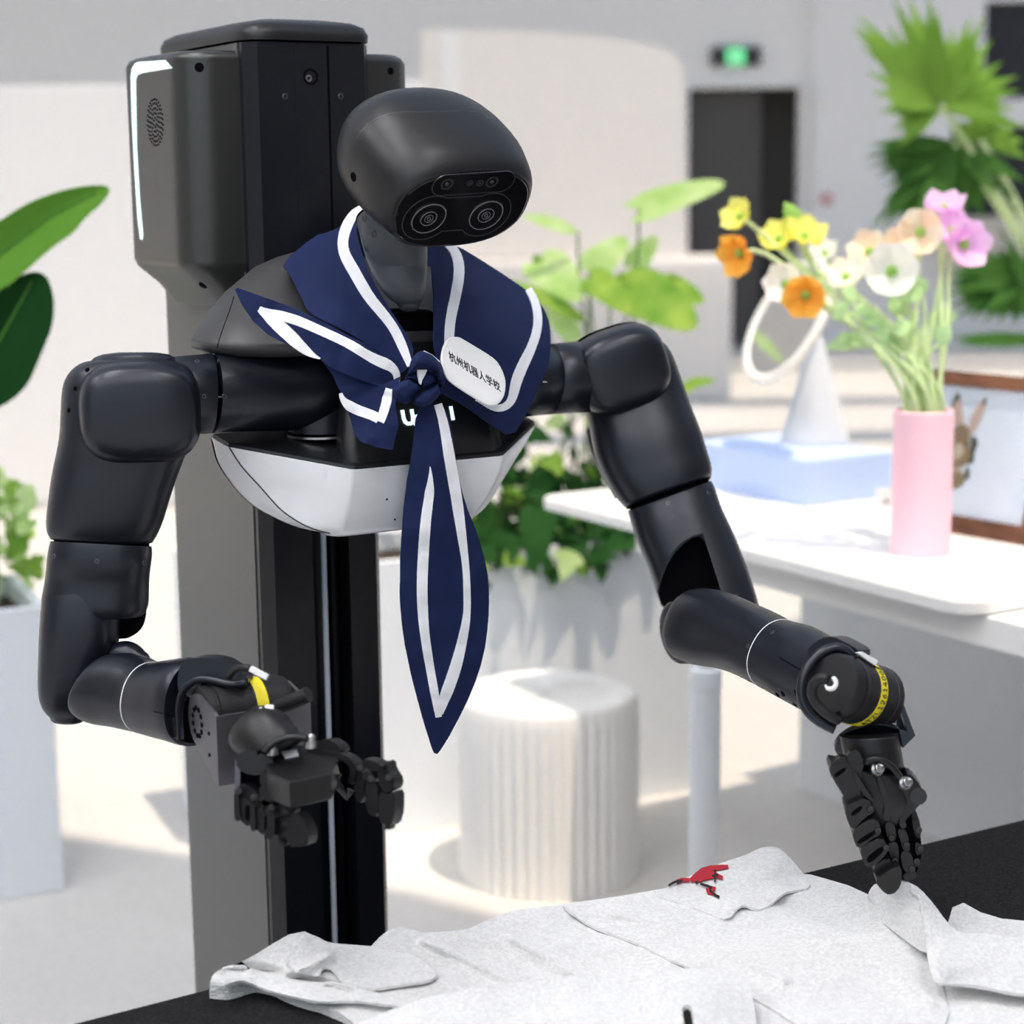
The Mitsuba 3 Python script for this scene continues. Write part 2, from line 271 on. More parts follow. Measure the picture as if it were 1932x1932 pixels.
GLYPHS = [[[[[-0.191,-0.482],[-0.191,-0.455],[-0.175,-0.453],[-0.092,-0.37],[-0.046,-0.278],[-0.036,-0.173],[-0.027,-0.168],[-0.027,0.064],[0.318,0.064],[0.327,0.054],[0.327,-0.432],[0.377,-0.436],[0.39,-0.424],[0.4,-0.395],[0.4,-0.264],[0.464,-0.291],[0.473,-0.3],[0.473,-0.436],[0.445,-0.5],[0.409,-0.518],[0.291,-0.518],[0.255,-0.5],[0.236,-0.473],[0.222,-0.027],[0.065,-0.029],[0.055,-0.255],[0.046,-0.259],[0.036,-0.327],[-0.009,-0.418],[-0.127,-0.536],[-0.173,-0.5],[-0.175,-0.483]]],[[[-0.473,-0.255],[-0.473,-0.218],[-0.446,-0.198],[-0.382,-0.078],[-0.373,-0.027],[-0.355,-0.006],[-0.328,0.077],[-0.326,0.112],[-0.455,0.118],[-0.455,0.209],[-0.31,0.212],[-0.309,0.418],[-0.227,0.418],[-0.223,0.209],[-0.113,0.208],[-0.1,0.236],[0.116,0.237],[0.1,0.297],[0.055,0.373],[0.055,0.4],[0.118,0.427],[0.145,0.418],[0.209,0.282],[0.209,0.255],[0.193,0.253],[0.192,0.237],[0.455,0.236],[0.455,0.145],[-0.1,0.145],[-0.113,0.156],[-0.118,0.118],[-0.226,0.116],[-0.217,0.075],[-0.191,0.055],[-0.172,0.012],[-0.145,-0.009],[-0.145,-0.025],[-0.091,-0.091],[-0.091,-0.127],[-0.145,-0.182],[-0.21,-0.066],[-0.227,-0.066],[-0.227,-0.527],[-0.3,-0.527],[-0.309,-0.518],[-0.311,-0.118],[-0.327,-0.121],[-0.336,-0.164],[-0.391,-0.273],[-0.427,-0.318],[-0.445,-0.309],[-0.446,-0.285]]]],[[[[0.009,0.364],[0.018,0.373],[0.1,0.373],[0.109,0.364],[0.109,0.138],[0.191,0.155],[0.21,0.103],[0.227,0.091],[0.255,0.036],[0.292,-0.079],[0.304,-0.083],[0.309,0.4],[0.4,0.4],[0.4,-0.509],[0.309,-0.509],[0.308,-0.102],[0.218,-0.136],[0.209,-0.086],[0.164,0.0],[0.163,0.024],[0.135,0.079],[0.115,0.092],[0.109,-0.445],[0.1,-0.455],[0.018,-0.455],[0.009,-0.445]]],[[[-0.455,-0.464],[-0.445,-0.436],[-0.364,-0.352],[-0.319,-0.26],[-0.3,-0.173],[-0.291,-0.168],[-0.282,-0.045],[-0.273,-0.04],[-0.273,0.391],[-0.264,0.4],[-0.182,0.4],[-0.182,0.13],[-0.158,0.128],[-0.109,0.155],[-0.091,0.145],[-0.027,-0.027],[-0.018,-0.118],[-0.082,-0.145],[-0.1,-0.136],[-0.118,-0.031],[-0.155,0.078],[-0.166,0.099],[-0.18,0.1],[-0.191,-0.155],[-0.2,-0.158],[-0.2,-0.2],[-0.209,-0.204],[-0.209,-0.236],[-0.236,-0.318],[-0.273,-0.391],[-0.29,-0.402],[-0.309,-0.445],[-0.353,-0.484],[-0.355,-0.5],[-0.4,-0.518]]],[[[-0.482,-0.109],[-0.428,-0.005],[-0.4,0.077],[-0.4,0.109],[-0.391,0.113],[-0.391,0.155],[-0.345,0.164],[-0.3,0.145],[-0.336,-0.009],[-0.391,-0.136],[-0.409,-0.145]]]],[[[[-0.155,-0.482],[-0.155,-0.455],[-0.119,-0.425],[-0.064,-0.324],[-0.036,-0.241],[-0.036,-0.209],[-0.027,-0.205],[-0.027,-0.164],[-0.018,-0.159],[-0.018,-0.064],[-0.009,-0.058],[-0.009,0.364],[0.336,0.364],[0.345,0.354],[0.346,-0.423],[0.395,-0.427],[0.408,-0.415],[0.409,-0.245],[0.436,-0.245],[0.491,-0.282],[0.473,-0.482],[0.427,-0.518],[0.309,-0.518],[0.273,-0.5],[0.255,-0.473],[0.255,-0.396],[0.245,-0.391],[0.24,0.273],[0.082,0.27],[0.082,-0.064],[0.073,-0.069],[0.073,-0.164],[0.064,-0.168],[0.055,-0.264],[0.027,-0.345],[0.009,-0.368],[0.009,-0.391],[-0.027,-0.439],[-0.036,-0.473],[-0.072,-0.502],[-0.073,-0.518],[-0.1,-0.527]]],[[[-0.482,-0.273],[-0.482,-0.255],[-0.41,-0.161],[-0.373,-0.088],[-0.373,-0.064],[-0.346,-0.024],[-0.345,-0.0],[-0.309,0.078],[-0.313,0.109],[-0.455,0.109],[-0.455,0.2],[-0.293,0.201],[-0.291,0.418],[-0.2,0.418],[-0.199,0.202],[-0.055,0.2],[-0.055,0.109],[-0.197,0.108],[-0.2,0.031],[-0.045,-0.136],[-0.082,-0.2],[-0.109,-0.209],[-0.173,-0.127],[-0.174,-0.111],[-0.2,-0.102],[-0.2,-0.527],[-0.291,-0.527],[-0.293,-0.118],[-0.308,-0.121],[-0.355,-0.236],[-0.372,-0.248],[-0.418,-0.336],[-0.445,-0.336],[-0.464,-0.285]]]],[[[[-0.482,-0.245],[-0.473,-0.227],[-0.431,-0.218],[-0.321,-0.163],[-0.309,-0.145],[-0.266,-0.126],[-0.244,-0.097],[-0.455,-0.091],[-0.455,-0.009],[-0.15,-0.009],[-0.11,0.03],[-0.09,0.076],[-0.382,0.082],[-0.382,0.373],[-0.055,0.373],[-0.054,0.113],[-0.042,0.1],[0.018,0.091],[-0.009,0.018],[-0.027,0.006],[-0.022,-0.009],[0.192,-0.004],[0.188,0.008],[0.133,0.036],[0.109,0.036],[0.117,0.081],[0.045,0.082],[0.045,0.373],[0.382,0.373],[0.382,0.082],[0.226,0.075],[0.309,0.018],[0.303,-0.009],[0.455,-0.009],[0.455,-0.091],[0.217,-0.096],[0.221,-0.108],[0.33,-0.172],[0.355,-0.173],[0.394,-0.2],[0.482,-0.227],[0.427,-0.3],[0.382,-0.294],[0.382,-0.518],[0.373,-0.527],[0.3,-0.527],[0.285,-0.5],[0.141,-0.5],[0.127,-0.527],[0.045,-0.527],[0.045,-0.2],[0.192,-0.195],[0.078,-0.091],[-0.105,-0.091],[-0.182,-0.173],[-0.209,-0.186],[-0.206,-0.2],[-0.055,-0.2],[-0.055,-0.518],[-0.145,-0.518],[-0.15,-0.5],[-0.285,-0.5],[-0.291,-0.527],[-0.382,-0.527],[-0.382,-0.295],[-0.436,-0.309],[-0.455,-0.266]],[[0.127,0.169],[0.288,0.165],[0.29,0.288],[0.13,0.29]],[[0.136,-0.413],[0.289,-0.417],[0.29,-0.284],[0.138,-0.283]],[[-0.291,-0.413],[-0.147,-0.417],[-0.147,-0.284],[-0.289,-0.283]],[[-0.151,0.164],[-0.147,0.29],[-0.29,0.289],[-0.289,0.165]]]],[[[[-0.464,-0.464],[-0.464,-0.445],[-0.445,-0.427],[-0.412,-0.417],[-0.4,-0.4],[-0.357,-0.381],[-0.327,-0.345],[-0.311,-0.344],[-0.182,-0.188],[-0.128,-0.078],[-0.082,0.068],[-0.073,0.164],[-0.064,0.169],[-0.064,0.245],[-0.055,0.25],[-0.055,0.409],[0.045,0.409],[0.055,0.159],[0.064,0.155],[0.082,0.049],[0.11,-0.033],[0.127,-0.055],[0.128,-0.079],[0.155,-0.134],[0.173,-0.145],[0.183,-0.179],[0.2,-0.191],[0.219,-0.234],[0.255,-0.264],[0.256,-0.28],[0.357,-0.372],[0.464,-0.427],[0.473,-0.455],[0.447,-0.465],[0.445,-0.482],[0.418,-0.509],[0.391,-0.509],[0.309,-0.464],[0.288,-0.437],[0.273,-0.436],[0.164,-0.327],[0.163,-0.312],[0.118,-0.264],[0.099,-0.212],[0.082,-0.2],[0.055,-0.145],[0.054,-0.122],[0.036,-0.1],[0.036,-0.077],[0.004,-0.008],[-0.009,-0.012],[-0.018,-0.073],[-0.109,-0.264],[-0.154,-0.312],[-0.155,-0.327],[-0.273,-0.445],[-0.288,-0.446],[-0.309,-0.473],[-0.37,-0.501],[-0.382,-0.518],[-0.4,-0.518],[-0.447,-0.465]]]],[[[[-0.445,-0.245],[-0.445,-0.155],[-0.05,-0.154],[-0.045,-0.082],[0.082,-0.023],[0.078,-0.009],[-0.282,-0.009],[-0.282,0.073],[0.222,0.073],[0.236,0.082],[0.266,0.055],[0.282,0.055],[0.291,0.027],[0.145,-0.082],[0.057,-0.119],[0.046,-0.131],[0.047,-0.153],[0.455,-0.155],[0.455,-0.236],[0.445,-0.245],[0.048,-0.246],[0.045,-0.464],[0.027,-0.5],[-0.009,-0.518],[-0.06,-0.518],[-0.064,-0.527],[-0.2,-0.527],[-0.236,-0.464],[-0.236,-0.436],[-0.059,-0.436],[-0.047,-0.426],[-0.048,-0.246]]],[[[-0.427,0.245],[-0.274,0.247],[-0.319,0.334],[-0.345,0.355],[-0.345,0.382],[-0.291,0.409],[-0.273,0.409],[-0.245,0.382],[-0.245,0.366],[-0.182,0.291],[-0.167,0.245],[-0.019,0.247],[-0.019,0.27],[-0.065,0.361],[-0.082,0.373],[-0.073,0.409],[-0.049,0.41],[-0.027,0.427],[-0.0,0.427],[0.001,0.412],[0.036,0.373],[0.087,0.245],[0.17,0.246],[0.226,0.312],[0.273,0.409],[0.309,0.409],[0.364,0.391],[0.373,0.373],[0.301,0.279],[0.291,0.249],[0.436,0.245],[0.436,0.036],[0.345,0.036],[0.34,0.164],[-0.332,0.164],[-0.336,0.045],[-0.345,0.036],[-0.427,0.036]]]],[[[[-0.482,-0.264],[-0.4,-0.115],[-0.336,0.087],[-0.34,0.118],[-0.445,0.118],[-0.445,0.2],[-0.436,0.209],[-0.319,0.212],[-0.318,0.418],[-0.227,0.418],[-0.223,0.209],[-0.112,0.208],[-0.1,0.273],[0.126,0.274],[0.118,0.315],[0.1,0.327],[0.064,0.391],[0.127,0.427],[0.155,0.418],[0.155,0.402],[0.218,0.327],[0.229,0.273],[0.455,0.273],[0.455,0.182],[0.281,0.179],[0.427,0.018],[0.455,-0.045],[0.409,-0.091],[0.382,-0.091],[0.353,-0.038],[0.338,-0.038],[0.291,-0.182],[0.274,-0.193],[0.255,-0.245],[0.227,-0.278],[0.274,-0.335],[0.291,-0.336],[0.339,-0.381],[0.473,-0.436],[0.473,-0.455],[0.446,-0.475],[0.427,-0.518],[0.391,-0.518],[0.3,-0.473],[0.225,-0.41],[0.209,-0.409],[0.167,-0.364],[0.148,-0.365],[0.091,-0.427],[0.075,-0.428],[0.055,-0.455],[0.021,-0.465],[-0.018,-0.5],[-0.073,-0.527],[-0.109,-0.518],[-0.11,-0.502],[-0.145,-0.473],[-0.145,-0.455],[-0.002,-0.381],[0.093,-0.287],[0.09,-0.267],[0.073,-0.255],[0.009,-0.145],[0.009,-0.122],[-0.018,-0.082],[-0.022,-0.055],[-0.034,-0.056],[-0.073,-0.1],[-0.091,-0.1],[-0.111,-0.074],[-0.126,-0.073],[-0.109,-0.118],[-0.155,-0.173],[-0.182,-0.164],[-0.21,-0.085],[-0.227,-0.084],[-0.227,-0.518],[-0.236,-0.527],[-0.309,-0.527],[-0.318,-0.518],[-0.32,-0.137],[-0.336,-0.139],[-0.373,-0.255],[-0.418,-0.336],[-0.445,-0.327],[-0.455,-0.294]],[[0.028,0.016],[0.03,-0.009],[0.055,-0.009],[0.064,-0.051],[0.119,-0.161],[0.159,-0.202],[0.172,-0.198],[0.218,-0.115],[0.245,-0.018],[0.255,-0.009],[0.329,-0.013],[0.3,0.018],[0.299,0.034],[0.209,0.127],[0.227,0.155],[0.253,0.166],[0.25,0.182],[0.046,0.181],[0.048,0.164],[0.109,0.145],[0.109,0.127],[0.073,0.064],[0.055,0.052],[0.055,0.036]],[[-0.227,0.086],[-0.154,-0.043],[-0.14,-0.046],[-0.01,0.102],[0.028,0.179],[-0.115,0.183],[-0.118,0.118],[-0.224,0.118]]]]]
# ---------------------------------------------------------------- materials
def rgb(*c): return {'type': 'rgb', 'value': list(c)}
def lin(r, g, b): return [((c / 255 + .055) / 1.055) ** 2.4 if c > 10 else c / 255 / 12.92 for c in (r, g, b)]
def mat(k, color, rough=0.5, metallic=0.0, spec=0.5, bump=None, two=False, **more):
    d = {'type': 'principled', 'base_color': color if isinstance(color, dict) else rgb(*color), 'roughness': rough, 'metallic': metallic, 'specular': spec, **more}
    if bump: d = {'type': 'bumpmap', 'arbitrary': {**proc(bump[0], bump[1])}, 'bsdf': d, 'scale': 1.0}
    if two: d = {'type': 'twosided', 'bsdf': d}
    scene[k] = d
    return k
grain = (lambda p, n, uv: noise(p.x * 900, p.y * 900, p.z * 900) * 0.00006, 0.0004)
mat('m_plastic', (.0042, .0058, .0105), .34, spec=.62, spec_tint=.10, bump=grain)
mat('m_plastic_soft', (.0070, .0078, .0095), .40, spec=.55, bump=grain)
mat('m_pod', (.016, .0175, .016), .36, spec=.85, bump=grain)
mat('m_yoke', (.040, .040, .042), .42, bump=grain)
mat('m_neck', (.060, .068, .080), .42, bump=grain)
mat('m_gap', (.002, .002, .003), .8, spec=.05)
mat('m_gloss', (.004, .004, .005), .12)
mat('m_mast', (.0048, .0058, .0095), .34, spec=.55)
mat('m_mast_side', (.085, .087, .084), .40)
mat('m_rail', (.60, .66, .76), .35)
mat('m_shell', (.80, .81, .83), .36)
mat('m_shell_side', (.55, .55, .55), .42)
mat('m_steel', (.55, .55, .55), .25, metallic=1.0)
mat('m_screw', (.10, .105, .115), .3, metallic=.7)
mat('m_plate', (.16, .155, .17), .42, metallic=.75)
mat('m_hand', (.0065, .0065, .0072), .40)
mat('m_pad', (.010, .010, .011), .5)
mat('m_whitemark', (.85, .85, .85), .5)
mat('m_yellow', (.85, .72, .03), .5)
mat('m_ink', (.01, .01, .01), .6)
mat('m_navy', (.0095, .0175, .068), .8, spec=.2, sheen=.12, bump=(lambda p, n, uv: (noise(p.x * 2500, p.y * 2500, p.z * 2500)) * 0.00012, 0.0003))
mat('m_braid', (.90, .90, .93), .8, spec=.2, bump=(lambda p, n, uv: noise(p.x * 1600, p.y * 1600, p.z * 1600) * 0.0002, 0.0004))
mat('m_badge', (.90, .89, .87), .45)
mat('m_ringline', (.20, .20, .21), .35)
mat('m_black_cloth', proc(lambda p, n, uv: mi.Color3f(.017, .017, .018) * (0.6 + 0.8 * noise(p.x * 400, p.y * 400, p.z * 400))), .85, spec=.2,
    bump=(lambda p, n, uv: dr.sin((p.x * -.5 + p.y * .866) * 2 * math.pi / 0.0042) * 0.0009 + noise(p.x * 900, p.y * 900, p.z * 900) * .0003, .0005))
def shirt_col(p, n, uv):
    t = fbm(p.x * 350, p.y * 350, p.z * 350, octaves=2); s = noise(p.x * 1100, p.y * 1100, p.z * 1100)
    return mix((.68, .68, .672), (.78, .78, .772), smoothstep(.3, .7, t)) * (0.90 + 0.14 * s)
mat('m_shirt', proc(shirt_col), .95, spec=.1, sheen=.3, bump=(lambda p, n, uv: fbm(p.x * 520, p.y * 520, p.z * 520, octaves=2) * 0.0022, .0006))
mat('m_stitch', (.50, .50, .50), .9)
mat('m_red', (.42, .015, .03), .7); mat('m_thread', (.02, .015, .015), .8)
mat('m_floor', proc(lambda p, n, uv: mix((.58, .56, .535), (.66, .64, .615), fbm(p.x * .8, p.y * .8, octaves=4)) * (0.96 + .06 * noise(p.x * 60, p.y * 60))), .45, spec=.35)
mat('m_wall', (.75, .745, .735), .8); mat('m_wall_cool', (.74, .735, .735), .8)
mat('m_white', (.80, .80, .80), .6); mat('m_cream', (.76, .73, .70), .7); mat('m_ceiling', (.75, .75, .75), .8)
mat('m_desk', (.82, .81, .80), .35); mat('m_planter', (.74, .77, .81), .5)
mat('m_dark', (.03, .03, .03), .6); mat('m_dark_glass', (.022, .024, .03), .2)
mat('m_beige', (.5, .46, .42), .8)
mat('m_paper', (.84, .83, .81), .8, spec=.2)
mat('m_pink', (.93, .58, .68), .45)
mat('m_door', (.075, .073, .07), .6); mat('m_door_pale', (.11, .107, .098), .6); mat('m_blue', (.50, .62, .92), .55)
def wood(p, n, uv):
    q = p.x * .9 + p.y * .45
    t = fbm(q * 30, p.z * 30, p.y * 8, octaves=3); s = noise(q * 90, p.z * 12)
    return mix((.07, .025, .012), (.24, .10, .05), smoothstep(.25, .75, t * .7 + s * .3))
mat('m_wood', proc(wood), .45)
mat('m_print', proc(lambda p, n, uv: mix((.50, .60, .74), (.70, .76, .84), fbm(p.x * 9, p.y * 9, p.z * 9, octaves=3))), .35)
mat('m_fur', (.20, .15, .09), .6); mat('m_ear', (.45, .34, .31), .6); mat('m_furdark', (.04, .05, .035), .6); mat('m_furpale', (.42, .38, .30), .6)
mat('m_mirror', (.80, .82, .84), .05, metallic=1.0)
mat('m_rim', (.86, .84, .80), .4)
mat('m_soil', (.05, .035, .025), .9)
def leafmat(k, a, b, trans=.5, freq=25):
    scene[k] = {'type': 'principledthin', 'base_color': proc(lambda p, n, uv: mix(a, b, fbm(p.x * freq, p.y * freq, p.z * freq, octaves=2))), 'roughness': .45, 'diff_trans': trans * 2 * .5 + .0, 'eta': 1.4}
leafmat('m_leaf_big', (.15, .36, .05), (.20, .44, .07), .7, 4)
leafmat('m_leaf_dark', (.010, .045, .012), (.016, .065, .018), .25, 8)
scene['m_rib'] = {'type': 'principledthin', 'base_color': rgb(.09, .25, .05), 'roughness': .5, 'diff_trans': .4}
leafmat('m_leaf_lime', (.30, .58, .09), (.80, .92, .55), .9, 16)
leafmat('m_leaf_mid', (.07, .27, .03), (.44, .60, .12), .7, 16)
leafmat('m_leaf_ivy', (.010, .045, .014), (.04, .12, .03), .4, 18)
leafmat('m_palm', (.17, .36, .05), (.27, .46, .09), .6, 6)
leafmat('m_palm_dark', (.05, .14, .03), (.09, .22, .05), .5, 6)
scene['m_stem'] = {'type': 'principled', 'base_color': rgb(.60, .74, .40), 'roughness': .5}
scene['m_stem_dark'] = {'type': 'principled', 'base_color': rgb(.10, .18, .05), 'roughness': .6}
for k, c in (('yellow', (.95, .92, .28)), ('orange', (.98, .55, .10)), ('white', (.96, .96, .93)), ('peach', (.97, .78, .62)), ('cream', (.97, .91, .78)), ('pink', (.94, .66, .93)), ('green', (.45, .70, .20))):
    scene['m_petal_' + k] = {'type': 'principledthin', 'base_color': rgb(*c), 'roughness': .6, 'diff_trans': .9}
scene['m_flowerleaf'] = {'type': 'principledthin', 'base_color': rgb(.56, .78, .42), 'roughness': .5, 'diff_trans': .8}
def emis(v): return {'type': 'area', 'radiance': rgb(*v)}
mat('m_hall_dark', (.10, .102, .11), .7); mat('m_hall_side', (.30, .30, .31), .7)
mat('m_lamp', (.8, .8, .8), .5)
# ---------------------------------------------------------------- the robot
dpt = lambda p: float((np.asarray(p) - CAM) @ fw)
def dn(x, y, n): return dpt(PN(x, y, n))
robot = thing('robot', 'black two-armed service robot on a tall dark column wearing a navy sailor scarf', 'robot')
def part(name, mesh, bsdf, smooth=35, **k): return add(name, mesh, bsdf, smooth, robot, **k)
# --- column: section in (s, n), bevelled front corners, with a slot for the lift rail
MW, MD = 0.092, 0.345
def column(z0, z1, slot):
    b = 0.020
    pl = [(-MW, -MD), (-MW, -b), (-MW + b * .7, 0), (MW - b * .7, 0), (MW, -b), (MW, -MD)]
    if slot: pl = pl[:3] + [(-.020, 0), (-.020, -.028), (.036, -.028), (.036, 0)] + pl[3:]
    return prism(Polygon(pl), RO + ZU * z0, (S, N, ZU), z1 - z0)
ZT = 1.838
part('column', [column(0.09, 1.27, True), column(1.27, ZT, False)], 'm_mast', False)
for sg in (-1, 1):
    part('side_panel', cbox(RO + S * sg * (MW + .0006) + N * (-(MD + .032) / 2) + ZU * (.09 + ZT) / 2, (S, N, ZU), (.0012, (MD - .032) / 2, (ZT - .09) / 2)), 'm_mast_side', False, label='lighter grey column side')
for s0, s1 in ((-.0202, -.0155), (.0105, .0135), (.0285, .036)):
    part('slot_strip', cbox(RO + S * (s0 + s1) / 2 + N * -.020 + ZU * .675, (S, N, ZU), ((s1 - s0) / 2, .008, .585)), 'm_gap', False)
part('lift_rail', cyl(RP(.001, -.010, .09), RP(.001, -.010, 1.26), .0040, 16), 'm_rail', True, label='bright steel lift rail')
part('base', [rbox(RO + N * .02 + ZU * .06, (S, N, ZU), (.23, .25, .05), .03)], 'm_plastic')
for sx in (-1, 1):
    for ny in (-1, 1): part('wheel', cyl(RP(sx * .15 - .02, .02 + ny * .16, .035), RP(sx * .15 + .02, .02 + ny * .16, .035), .035, 24, .006), 'm_gap')
# --- lid, domed
lid = [sring(RP(0, -MD / 2, ZT + h), S * (MW + .006 + q) * 1.0, N * (MD / 2 + .006 + q), 7, 64) for h, q in ((.0025, 0), (.012, .001), (.022, -.004), (.028, -.016), (.033, -.045), (.036, -.088))]
part('lid', loft(lid), 'm_plastic_soft', 40)
part('lid_seam', cbox(RP(0, -MD / 2, ZT + .001), (S, N, ZU), (MW - .012, MD / 2 - .012, .003)), 'm_gap', False)
# --- speaker pods on both sides of the column head
def pod(sg):
    zt, zb, zc = 1.828, 1.486, 1.550
    arc = lambda c0, c1, r0, r1, a0, a1: [(c0 + r0 * math.cos(t), c1 + r1 * math.sin(t)) for t in np.linspace(a0, a1, 10)]
    # outline in (outward, n): front face, soft front corner, flat outer face, back corner
    base = [(0, -.030)] + arc(.036, -.078, .050, .048, math.pi / 2, 0) + arc(.066, -.243, .020, .022, 0, -math.pi / 2) + [(0, -.265)]
    dens = []
    for p_, q_ in zip(base[:-1], base[1:]):
        k_ = max(1, int(math.hypot(q_[0] - p_[0], q_[1] - p_[1]) / .012)); dens += [(p_[0] + (q_[0] - p_[0]) * i / k_, p_[1] + (q_[1] - p_[1]) * i / k_) for i in range(k_)]
    base = np.array(dens + [base[-1]])
    rows = [(zt, .86, .02), (zt - .004, .95, .008), (zt - .012, 1, 0), (zc, 1, 0), (zc - .010, .95, .002), (zc - .036, .60, .014), (zb, .34, .03)]
    rings = []
    for z, k, sh in rows:
        rings.append(np.array([RP(sg * (MW - .004 + a_ * k), (n_ + .148) * (1 - sh * 4) - .148, z) for a_, n_ in base]))
    return loft(rings)
pm = {}
for sg in (-1, 1):
    m = pod(sg); pm[sg] = m
    k = part('speaker_pod', m, 'm_pod', 42)
    if sg < 0:
        c1 = crop(200, 0, 3.22)
        strip = c1((176, 392), (196, 380), (362, 366), (403, 414), (225, 442), (192, 456), (181, 485), (188, 900), (205, 1200), (226, 1430), (222, 1457), (212, 1452), (196, 1330), (175, 1000), (160, 700), (154, 470), (160, 420))
        add('light_strip', sheet(strip, on(m), 5, .0015, .001), 'm_lamp', False, k, label='glowing cyan-white light strip', emitter=emis((.42, .80, .77)))
        holes = []
        sp = cast(m, [(293, 231), (300, 231), (293, 240)])
        cc = sp[0][0]; nn = sp[1][0]
        e2 = unit(ZU - nn * nn[2]); e1 = np.cross(e2, nn)
        for ring_r, cnt in ((.006, 6), (.0125, 12), (.019, 18), (.0255, 24), (.031, 28)):
            for i in range(cnt):
                a = 2 * math.pi * i / cnt + ring_r * 90
                q = cc + (e1 * math.cos(a) + e2 * math.sin(a)) * ring_r
                holes.append(lathe(q - nn * .001, nn, [(0, .0015), (.0018, .0015)], 10))
        add('speaker_holes', holes, 'm_gap', False, k, label='round pattern of small black speaker holes', kind='stuff')
        for x, y in ((376, 127), (383, 538)):
            p, q = cast(m, [(x, y)]); add('bolt_hole', lathe(p[0] - q[0] * .001, q[0], [(0, .0062), (.0018, .0062)], 20), 'm_gap', False, k)
    else:
        for y in (134,):
            p, q = cast(m, [(737, y)]); add('bolt_hole', lathe(p[0] - q[0] * .001, q[0], [(0, .005), (.0018, .005)], 16), 'm_gap', False, k)
# front panel fittings of the head of the column
front = cbox(RP(0, -.001, 1.5), (S, N, ZU), (MW * .85, .001, .34))
for x in (538, 643): part('screw', screw(front, x, 182, .0042), 'm_screw')
p, q = cast(front, [(586, 145)]); p = p[0]
part('power_socket', [lathe(p, N, [(-.004, .0105), (.0012, .0105), (.0012, .0085), (-.003, .008), (-.003, .0001)], 28)], 'm_gap', label='round power socket')
add('pin', lathe(PN(581, 148, -.002), N, [(0, .0045), (.0035, .0045), (.0038, .0025), (.001, .002), (.001, .0001)], 20), 'm_steel', 35, robot + '__power_socket')
for x, w in ((621, .0014), (559, .0006)):
    b = PN(x, 200, 0); s_ = sn(b)[0]
    part('panel_seam', cbox(RP(s_, .0002, 1.5), (S, N, ZU), (w, .0006, .335)), 'm_gap' if w > .001 else 'm_plastic', False)

# --- torso
def shell(rows, e, m=64):
    return loft([sring(RP(s0, (na + nb) / 2, z), S * hw, N * (nb - na) / 2, e, m) for z, s0, hw, na, nb in rows])
zy = lambda y, n=.16: float(PN(700, y, n)[2])
YB, YT = zy(655), zy(500)
yoke = shell([(YB - .003, 0, .185, .05, .215), (YB, 0, .212, .035, .226), (YB + .008, 0, .229, .03, .232), (YB + .020, 0, .228, .03, .230), (YB + .045, 0, .205, .03, .195), (YB + .075, 0, .168, .03, .155), (YB + .105, 0, .120, .03, .125), (YT + .01, 0, .085, .03, .105), (YT + .018, 0, .05, .04, .09)], 2.5)
part('shoulder_yoke', yoke, 'm_yoke', 50)
part('yoke_seam', line_on(yoke, [(441, 560), (428, 600), (414, 640), (410, 657)], .0006, 16), 'm_gap')
zb = zy(818); ztop = YB + .01
ztr = zy(842, .22); zbt = float(PN(622, 1004, .255)[2]); zcr = float(PN(664, 886, .28)[2])
cpl = Polygon([(-.060, .01), (-.060, .165), (-.078, .215), (-.094, .262), (-.080, .276), (.118, .276), (.140, .258), (.165, .205), (.165, .165), (.11, .12), (.10, .01)]).buffer(-.010).buffer(.018).buffer(-.008)
crp = np.array([cpl.exterior.interpolate(t, True).coords[0] for t in np.linspace(0, 1, 121)[:-1]])
def crow(z, k, dn_=0.0): return np.array([RP(.02 + (a_ - .02) * k, .13 + (b_ - .13) * (k * .5 + .5) + dn_, z) for a_, b_ in crp])
z0c = zcr - .012
chest = loft([crow(z0c, 1.0), crow(z0c + .020, 1.0), crow(z0c + .045, .97, -.004), crow(z0c + .075, .90, -.010), crow(z0c + .105, .84, -.018), crow(ztop, .80, -.024)])
part('chest', chest, 'm_plastic_soft', 45)
part('carriage', cbox(RP(0, .01, (zb + ztop) / 2), (S, N, ZU), (.075, .035, (ztop - zb) / 2 + .03)), 'm_plastic', False)
